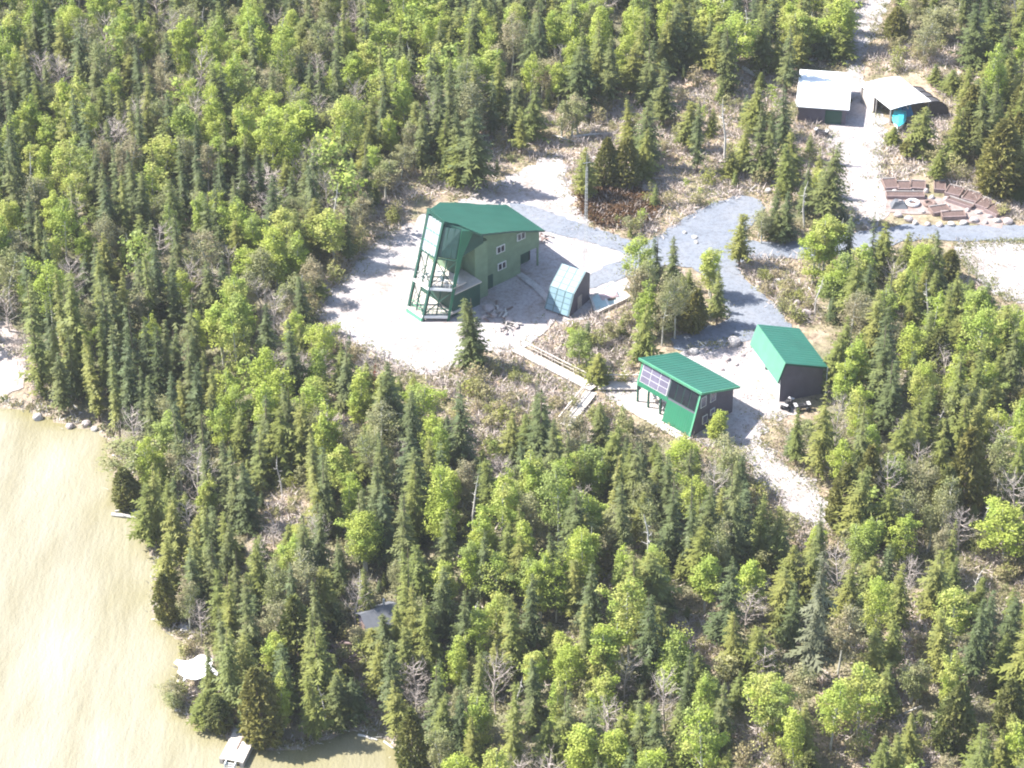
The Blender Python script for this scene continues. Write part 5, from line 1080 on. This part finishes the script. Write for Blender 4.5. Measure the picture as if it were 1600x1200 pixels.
# ------------------------------------------------------------------ place the trees, one thing each
WHERE = [((0, 0, 110, 110), 'in the upper corner woods'), ((110, 0, 220, 110), 'just in from the upper corner'), ((0, 110, 110, 210), 'near the upper lake-side margin'), ((110, 110, 220, 210), 'inside the upper corner woods'), ((0, 210, 110, 300), 'at the margin above the spires'), ((110, 210, 220, 300), 'inland of the tall spires'), ((220, 0, 320, 150), 'along the far woods edge'), ((320, 0, 420, 150), 'in the far woods middle'), ((420, 0, 530, 150), 'in the far aspen stand'), ((530, 0, 640, 150), 'high above the house'), ((220, 150, 320, 300), 'in the woods above the lake'), ((320, 150, 420, 300), 'in the inland mixed woods'), ((420, 150, 530, 340), 'below the far aspen stand'), ((530, 150, 640, 340), 'uphill of the gravel yard'), ((640, 0, 750, 130), 'far behind the tower roof'), ((750, 0, 860, 130), 'far behind the house'), ((640, 130, 760, 330), 'on the slope behind the tower'), ((760, 130, 900, 330), 'above the head of the yard'), ((860, 0, 990, 150), 'in the woods behind the heath'), ((990, 0, 1110, 150), 'by the long fallen trunk'), ((1110, 0, 1220, 130), 'by the white weathered log'), ((1220, 0, 1340, 130), 'behind the white shed'), ((900, 130, 1010, 330), 'beside the heath patch'), ((1010, 130, 1120, 330), 'in the brush above the road'), ((1120, 130, 1230, 400), 'between shed and road fork'), ((1230, 130, 1320, 400), 'beside the driveway'), ((1340, 0, 1480, 130), 'uphill of the carport'), ((1480, 0, 1640, 130), 'beyond the carport'), ((1340, 130, 1480, 350), 'between carport and terraced garden'), ((1480, 130, 1640, 350), 'beside the terraced garden'), ((0, 300, 90, 480), 'above the sand bank'), ((90, 300, 180, 480), 'in the tall lake-side woods'), ((180, 300, 260, 480), 'midway down the lake side'), ((260, 300, 340, 480), 'between spires and aspen stand'), ((0, 480, 160, 680), 'on the bank by the sand'), ((160, 480, 250, 680), 'in the spires near the shore'), ((250, 480, 340, 680), 'in the inland spires'), ((340, 300, 420, 480), 'in the yard-side aspen stand'), ((420, 300, 500, 480), 'at the aspen stand edge'), ((340, 480, 430, 640), 'downhill of the aspen stand'), ((430, 480, 520, 640), 'near the yard tip'), ((500, 330, 680, 600), 'along the gravel yard edge'), ((150, 680, 300, 860), 'on the shore above the driftwood'), ((300, 640, 370, 860), 'behind the driftwood shore'), ((370, 640, 440, 860), 'inland of the driftwood'), ((440, 600, 520, 760), 'below the yard tip'), ((520, 600, 600, 760), 'in the woods below the yard'), ((600, 560, 680, 760), 'by the rust red spruce'), ((680, 560, 760, 760), 'below the lone yard spruce'), ((440, 760, 600, 900), 'uphill of the shack'), ((600, 760, 760, 900), 'between shack and boardwalk'), ((680, 440, 830, 600), 'in the yard before the house'), ((830, 440, 920, 620), 'above the boardwalk'), ((920, 440, 1000, 620), 'between solar hut and cabin'), ((980, 350, 1070, 600), 'in the clump above the cabin'), ((1070, 350, 1180, 600), 'at the road bend'), ((760, 560, 840, 760), 'uphill beside the ramp'), ((840, 560, 920, 760), 'beside the lower ramp'), ((760, 760, 920, 900), 'downhill of the ramp'), ((920, 600, 1060, 800), 'downhill of the cabin deck'), ((920, 800, 1080, 960), 'well below the cabin'), ((1060, 640, 1140, 860), 'below the cabin gable'), ((1140, 640, 1220, 860), 'beside the rubble slope'), ((1080, 860, 1230, 1010), 'below the rubble slope'), ((1220, 580, 1360, 760), 'just below the garage'), ((1220, 760, 1360, 960), 'around the rubble slope tail'), ((1240, 350, 1330, 470), 'in the roadside stand'), ((1330, 350, 1420, 470), 'in the stand facing the garden'), ((1240, 470, 1420, 600), 'beside the garage'), ((1420, 350, 1520, 520), 'beside the gravel pull-off'), ((1520, 350, 1640, 520), 'below the gravel pull-off'), ((1420, 520, 1640, 680), 'in the stand past the garage'), ((1360, 680, 1480, 830), 'downhill of the garage stand'), ((1480, 680, 1640, 830), 'in the far margin woods'), ((1360, 830, 1480, 1000), 'on the open lower slope'), ((1480, 830, 1640, 1000), 'at the lower slope margin'), ((1160, 1000, 1280, 1260), 'near the pale fallen trunk'), ((1280, 1000, 1400, 1260), 'on the lower bare slope'), ((1400, 1000, 1640, 1260), 'in the bottom inland corner'), ((230, 860, 380, 1010), 'above the white canopy'), ((230, 1010, 400, 1180), 'around the white canopy'), ((380, 860, 520, 1030), 'between canopy and shack'), ((380, 1030, 560, 1200), 'on the bank above the cove'), ((520, 900, 610, 1060), 'around the grey shack'), ((610, 900, 700, 1060), 'just inland of the shack'), ((560, 1060, 740, 1260), 'beside the little cove'), ((700, 900, 780, 1080), 'well inland of the shack'), ((780, 900, 860, 1080), 'uphill of the lime stand'), ((740, 1080, 820, 1260), 'at the bottom past the cove'), ((820, 1080, 900, 1260), 'at the bottom lime stand'), ((860, 960, 1010, 1110), 'in the low lime stand'), ((900, 1110, 1030, 1260), 'below the low lime stand'), ((1030, 1110, 1160, 1260), 'at the bottom by the trunk'), ((1010, 960, 1160, 1110), 'around the low brushy gap')]
def where(px, py):
    for (x0, y0, x1, y1), s in WHERE:
        if x0 <= px < x1 and y0 <= py < y1: return s
    return 'along the frame edge'
PX = np.array([pix(p[1] + np.array([0, 0, p[2] * .55])) for p in placed]); FXY = np.array([pix(p[1]) for p in placed])
used_lab = {}
SIZES = {}
for k in KIND:
    hs = sorted(p[2] for p in placed if p[0] == k)
    if hs: SIZES[k] = (hs[len(hs) // 3], hs[2 * len(hs) // 3])
nvar = {k: 0 for k in KIND}
for i, (k, b, h, w) in enumerate(placed):
    kd = KIND[k]; s1, s2 = SIZES[k]; size = 'short' if h < s1 else 'tall' if h > s2 else 'mid-sized'
    if k == 'U': size = 'small' if h < s1 else 'large' if h > s2 else 'mid-sized'
    zn = where(*FXY[i]); d2 = (PX[:, 0] - PX[i, 0]) ** 2 + (PX[:, 1] - PX[i, 1]) ** 2; lab = None
    def osz(o):
        a_, b_ = SIZES[o[0]]; return 'short' if o[2] < a_ else 'tall' if o[2] > b_ else 'mid-sized'
    first = None; near = np.argsort(d2)[1:14]
    for form in (0, 1, 2):
        for j in near[:9 if form < 2 else 13]:
            o = placed[j]; rel = 'behind' if o[1][1] < b[1] - 1.2 else 'in front of' if o[1][1] > b[1] + 1.2 else 'beside'
            if form == 2: rel = 'left of' if PX[j, 0] > PX[i, 0] else 'right of'
            oth = KIND[o[0]]['short'] if form == 0 else osz(o) + ' ' + KIND[o[0]]['short']
            l_ = f"{size} {kd['desc']} {rel} {'an' if oth[0] in 'aeiou' else 'a'} {oth} {zn}"
            if len(l_.split()) > 16: continue
            if first is None: first = l_
            if l_ not in used_lab: lab = l_; break
        if lab: break
    lab = lab or first; used_lab[lab] = used_lab.get(lab, 0) + 1
    cme, tme = kd['v'][nvar[k] % len(kd['v'])]; nvar[k] += 1
    root = bpy.data.objects.new(kd['name'], None); C.objects.link(root); root.empty_display_size = .3
    root.location = b; root.rotation_euler = (rng.normal(0, .035), rng.normal(0, .035), rng.uniform(0, 6.28))
    root.scale = (w / kd['d'], w / kd['d'], h / kd['h'])
    tag(root, lab, kd['cat'], f"{KIND[k]['short']} trees {zn}" if k != 'U' else f"bushes {zn}")
    c = link(cme.name.split('.')[0] if k != 'G' else 'crown', cme, root)
    if k == 'D': c.name = 'trunk'
    if tme: link('stems' if k == 'U' else 'trunk', tme, root)
print('TREES', len(placed), have, 'extra', len(extra), 'label dup', sum(v - 1 for v in used_lab.values()))

# the woods going on past the frame: one mass
EV, ET = {}, {}
def low(k):
    if k in 'SFNWC':
        V, T = conifer(77, KIND[k]['h'], KIND[k]['d'] / 2, 17, .75, .3, stations=2); return V, T
    Vb, Fb, ends = branches(78, KIND[k]['h'], KIND[k]['d'] * .42, .3, 9, .6, 0); V, T = leaves(79, ends, KIND[k]['h'], 2, 330, .27, .8, 0)
    return V, np.concatenate([T[:, [0, 1, 2]], T[:, [0, 2, 3]]])
LOW = {k: low(k) for k in 'SFNCAB'}; groups = {}
def put(k, b, h, w):
    k = {'G': 'B', 'W': 'S', 'D': 'S', 'R': 'S'}.get(k, k); V, T = LOW[k]; kd = KIND[k]; a = rng.uniform(0, 6.28)
    R_ = np.array([[math.cos(a), -math.sin(a)], [math.sin(a), math.cos(a)]]); v = V.copy(); v[:, :2] = v[:, :2] @ R_.T * (w / kd['d']); v[:, 2] *= h / kd['h']; v += b
    groups.setdefault(k, []).append((v, T))
for e in extra: put(*e)
yx, yy = cand[:, 0] + rng.normal(0, 1, len(cand)), cand[:, 1] + rng.normal(0, 1, len(cand)); ny_ = 0
for x, y, bd in zip(yx, yy, bad):
    if bd or ny_ > 1500: continue
    z = Hs(x, y); px, py = pix((x, y, z))
    if not (-60 < px < 1660 and -40 < py < 1260) or z < .35 or look(M_KEEP, px, py) or look(M_KEEP, px, py - 30) or (look(M_OPEN, px, py) and rng.random() < .8) or (px > 1130 and py > 860 and rng.random() < .6): continue
    if (np.hypot(kx[0] - x, kx[1] - y) < 1.15).any(): continue
    k = rng.choice(list('SFBA'), p=[.2, .34, .28, .18]); hh = rng.uniform(1.6, 4.6); put(k, np.array([x, y, z]), hh, hh * rng.uniform(.38, .6)); ny_ += 1
ox = rng.uniform(-140, 140, 6000); oy = rng.uniform(-105, 190, 6000); oz = H(ox, oy); wt = inpoly(water_w, ox, oy) | (dpoly(shore_w, ox, oy, False) < 2)
for g in GP.values(): wt |= inpoly(g, ox, oy)
gx_, gy_ = kx[0], kx[1]; nfar = 0
for x, y, z, wq in zip(ox, oy, oz, wt):
    if wq or nfar > 900: continue
    px, py = pix((x, y, z))
    if -70 <= px <= 1670 and -130 <= py <= 1330: continue
    if (np.hypot(gx_ - x, gy_ - y) < 2.6).any(): continue
    gx_ = np.append(gx_, x); gy_ = np.append(gy_, y); nfar += 1
    k = rng.choice(list('SFNCAB'), p=[.3, .26, .08, .06, .2, .1]); kd = KIND[k]; put(k, np.array([x, y, z]), kd['h'] * rng.uniform(.75, 1.1), kd['d'] * rng.uniform(.8, 1.1))
Vs, Ts, Ms = [], [], []; off = 0; names = {'S': 'spruce_needles', 'F': 'fir_needles', 'N': 'spruce_needles', 'C': 'cedar_foliage', 'A': 'aspen_leaves', 'B': 'birch_leaves'}; slots = sorted(set(names.values()))
for k, lst in groups.items():
    for v, t in lst: Vs.append(v); Ts.append(t + off); off += len(v); Ms.append(np.full(len(t), slots.index(names[k]), np.int32))
me = raw_mesh('forest', np.concatenate(Vs), tris=np.concatenate(Ts))
for s in slots: me.materials.append(M[s])
me.polygons.foreach_set('material_index', np.concatenate(Ms))
tag(link('forest', me), 'mixed spruce and aspen woods going on around the clearing', 'forest', kind='stuff')

# ------------------------------------------------------------------ undergrowth
def scatter(name, pts, mat, per, size, hgt, spread, label, cat, twig=False):
    n = len(pts); V = np.repeat(pts, per, 0); m = len(V)
    V = V + np.column_stack([rng.normal(0, spread, m), rng.normal(0, spread, m), np.abs(rng.normal(0, hgt, m)) + .03])
    d = rng.normal(size=(m, 3)); d[:, 2] = np.abs(d[:, 2]) * (1.2 if twig else .5); d /= np.linalg.norm(d, axis=1)[:, None]
    s = np.cross(d, rng.normal(size=(m, 3))); s /= np.linalg.norm(s, axis=1)[:, None] + 1e-6
    L = size * rng.uniform(.5, 1.5, (m, 1)); w = L * (.07 if twig else .55)
    A = np.stack([V - s * w, V + s * w, V + d * L], 1).reshape(-1, 3)
    me = raw_mesh(name, A, tris=np.arange(3 * m).reshape(-1, 3), mat=mat)
    return tag(link(name, me), label, cat, kind='stuff')
def rand_pts(n, polys, outside=False):
    out = []
    while len(out) < n:
        px = rng.uniform(-30, 1630, 4000); py = rng.uniform(-20, 1230, 4000); ok = np.zeros(4000, bool)
        for g in polys: ok |= inpoly(g, px, py)
        if outside: ok = ~ok
        for g in KEEP: ok &= ~inpoly(g, px, py)
        for x, y in zip(px[ok], py[ok]): out.append(P(x, y))
    q = np.array(out[:n]); q[:, 2] = H(q[:, 0], q[:, 1]); dry = ~(inpoly(water_w, q[:, 0], q[:, 1]) | (dpoly(shore_w, q[:, 0], q[:, 1], False) < .5)); return q[dry]
for g in GP.values(): pass
scatter('undergrowth', rand_pts(9000, OPEN_PX, True), 'shrub_leaves', 26, .20, .38, .6, 'low green undergrowth between the trees', 'undergrowth')
scatter('dry_brush', np.concatenate([rand_pts(2600, OPEN_PX), rand_pts(1200, OPEN_PX, True)]), 'twig', 26, .8, .18, .6, 'grey brown dry twigs and brush on the openings', 'brush', True)
scatter('dry_grass', rand_pts(2600, OPEN_PX), 'birch_leaves', 16, .22, .12, .55, 'yellowish dry grass tufts on the openings', 'grass')
def on_gravel(n, edge):
    out = []
    for g in [GP[k_] for k_ in ('yard', 'cab', 'drive', 'layby')]:
        a = np.array(g); lo, hi = a.min(0), a.max(0); m = int(n * 12); x = rng.uniform(lo[0], hi[0], m); y = rng.uniform(lo[1], hi[1], m)
        d = dpoly(g, x, y); ok = inpoly(g, x, y) & (rng.random(m) < (np.exp(-d / .8) if edge else .35)); ok &= ~np.any([inpoly(k_, x, y) for k_ in KEEPW], 0); out.append(np.column_stack([x, y])[ok][:n])
    q = np.concatenate(out); return np.column_stack([q, H(q[:, 0], q[:, 1]) + .05])
scatter('loose_stones', on_gravel(420, False), 'rock', 3, .13, .02, .35, 'small loose stones strewn over the gravel', 'stones')
scatter('weeds', on_gravel(480, True), 'shrub_leaves', 12, .15, .10, .4, 'weeds creeping in along the gravel edges', 'weeds')
sp = np.array([np.array(shore_w[i]) + (np.array(shore_w[i + 1]) - np.array(shore_w[i])) * t_ for i in range(2, len(shore_w) - 4) for t_ in np.linspace(0, 1, 26)]); sp = sp + rng.normal(0, .55, sp.shape); sp = sp[~inpoly(water_w, sp[:, 0], sp[:, 1])]
scatter('shore_litter', np.column_stack([sp, np.maximum(H(sp[:, 0], sp[:, 1]), 0) + .02]), 'dead_wood', 7, .55, .05, .5, 'bleached twigs and litter washed up along the waterline', 'litter', True)
scatter('shore_reeds', np.column_stack([sp[::2], H(sp[::2, 0], sp[::2, 1])]), 'shrub_leaves', 18, .30, .22, .25, 'low green shrubs and reeds along the waterline', 'reeds')
HEATH = [(905, 300), (950, 285), (1000, 300), (1030, 320), (1010, 350), (950, 355), (915, 335)]
scatter('heath', rand_pts(420, [HEATH]), 'heath_leaves', 40, .26, .3, .6, 'dark reddish brown heath beside the road bend', 'heath')

# ------------------------------------------------------------------ added scattering box: a veil that lifts shadows and softens contrast
m, n_, l_, b_ = nmat('veil_scatter'); n_.remove(b_); vol = n_.new('ShaderNodeVolumePrincipled'); vol.inputs['Density'].default_value = .00008
vol.inputs['Color'].default_value = (.92, .94, 1, 1); vol.inputs['Anisotropy'].default_value = 0.0
l_.new(vol.outputs[0], n_['Material Output'].inputs['Volume'])
veil_o = mk('contrast_veil', boxf(-2500, 2500, -2500, 2500, -6, 230), 'veil_scatter'); tag(veil_o, 'added thin pale veil that lifts the shadows over the woods', 'contrast_veil', kind='stuff')
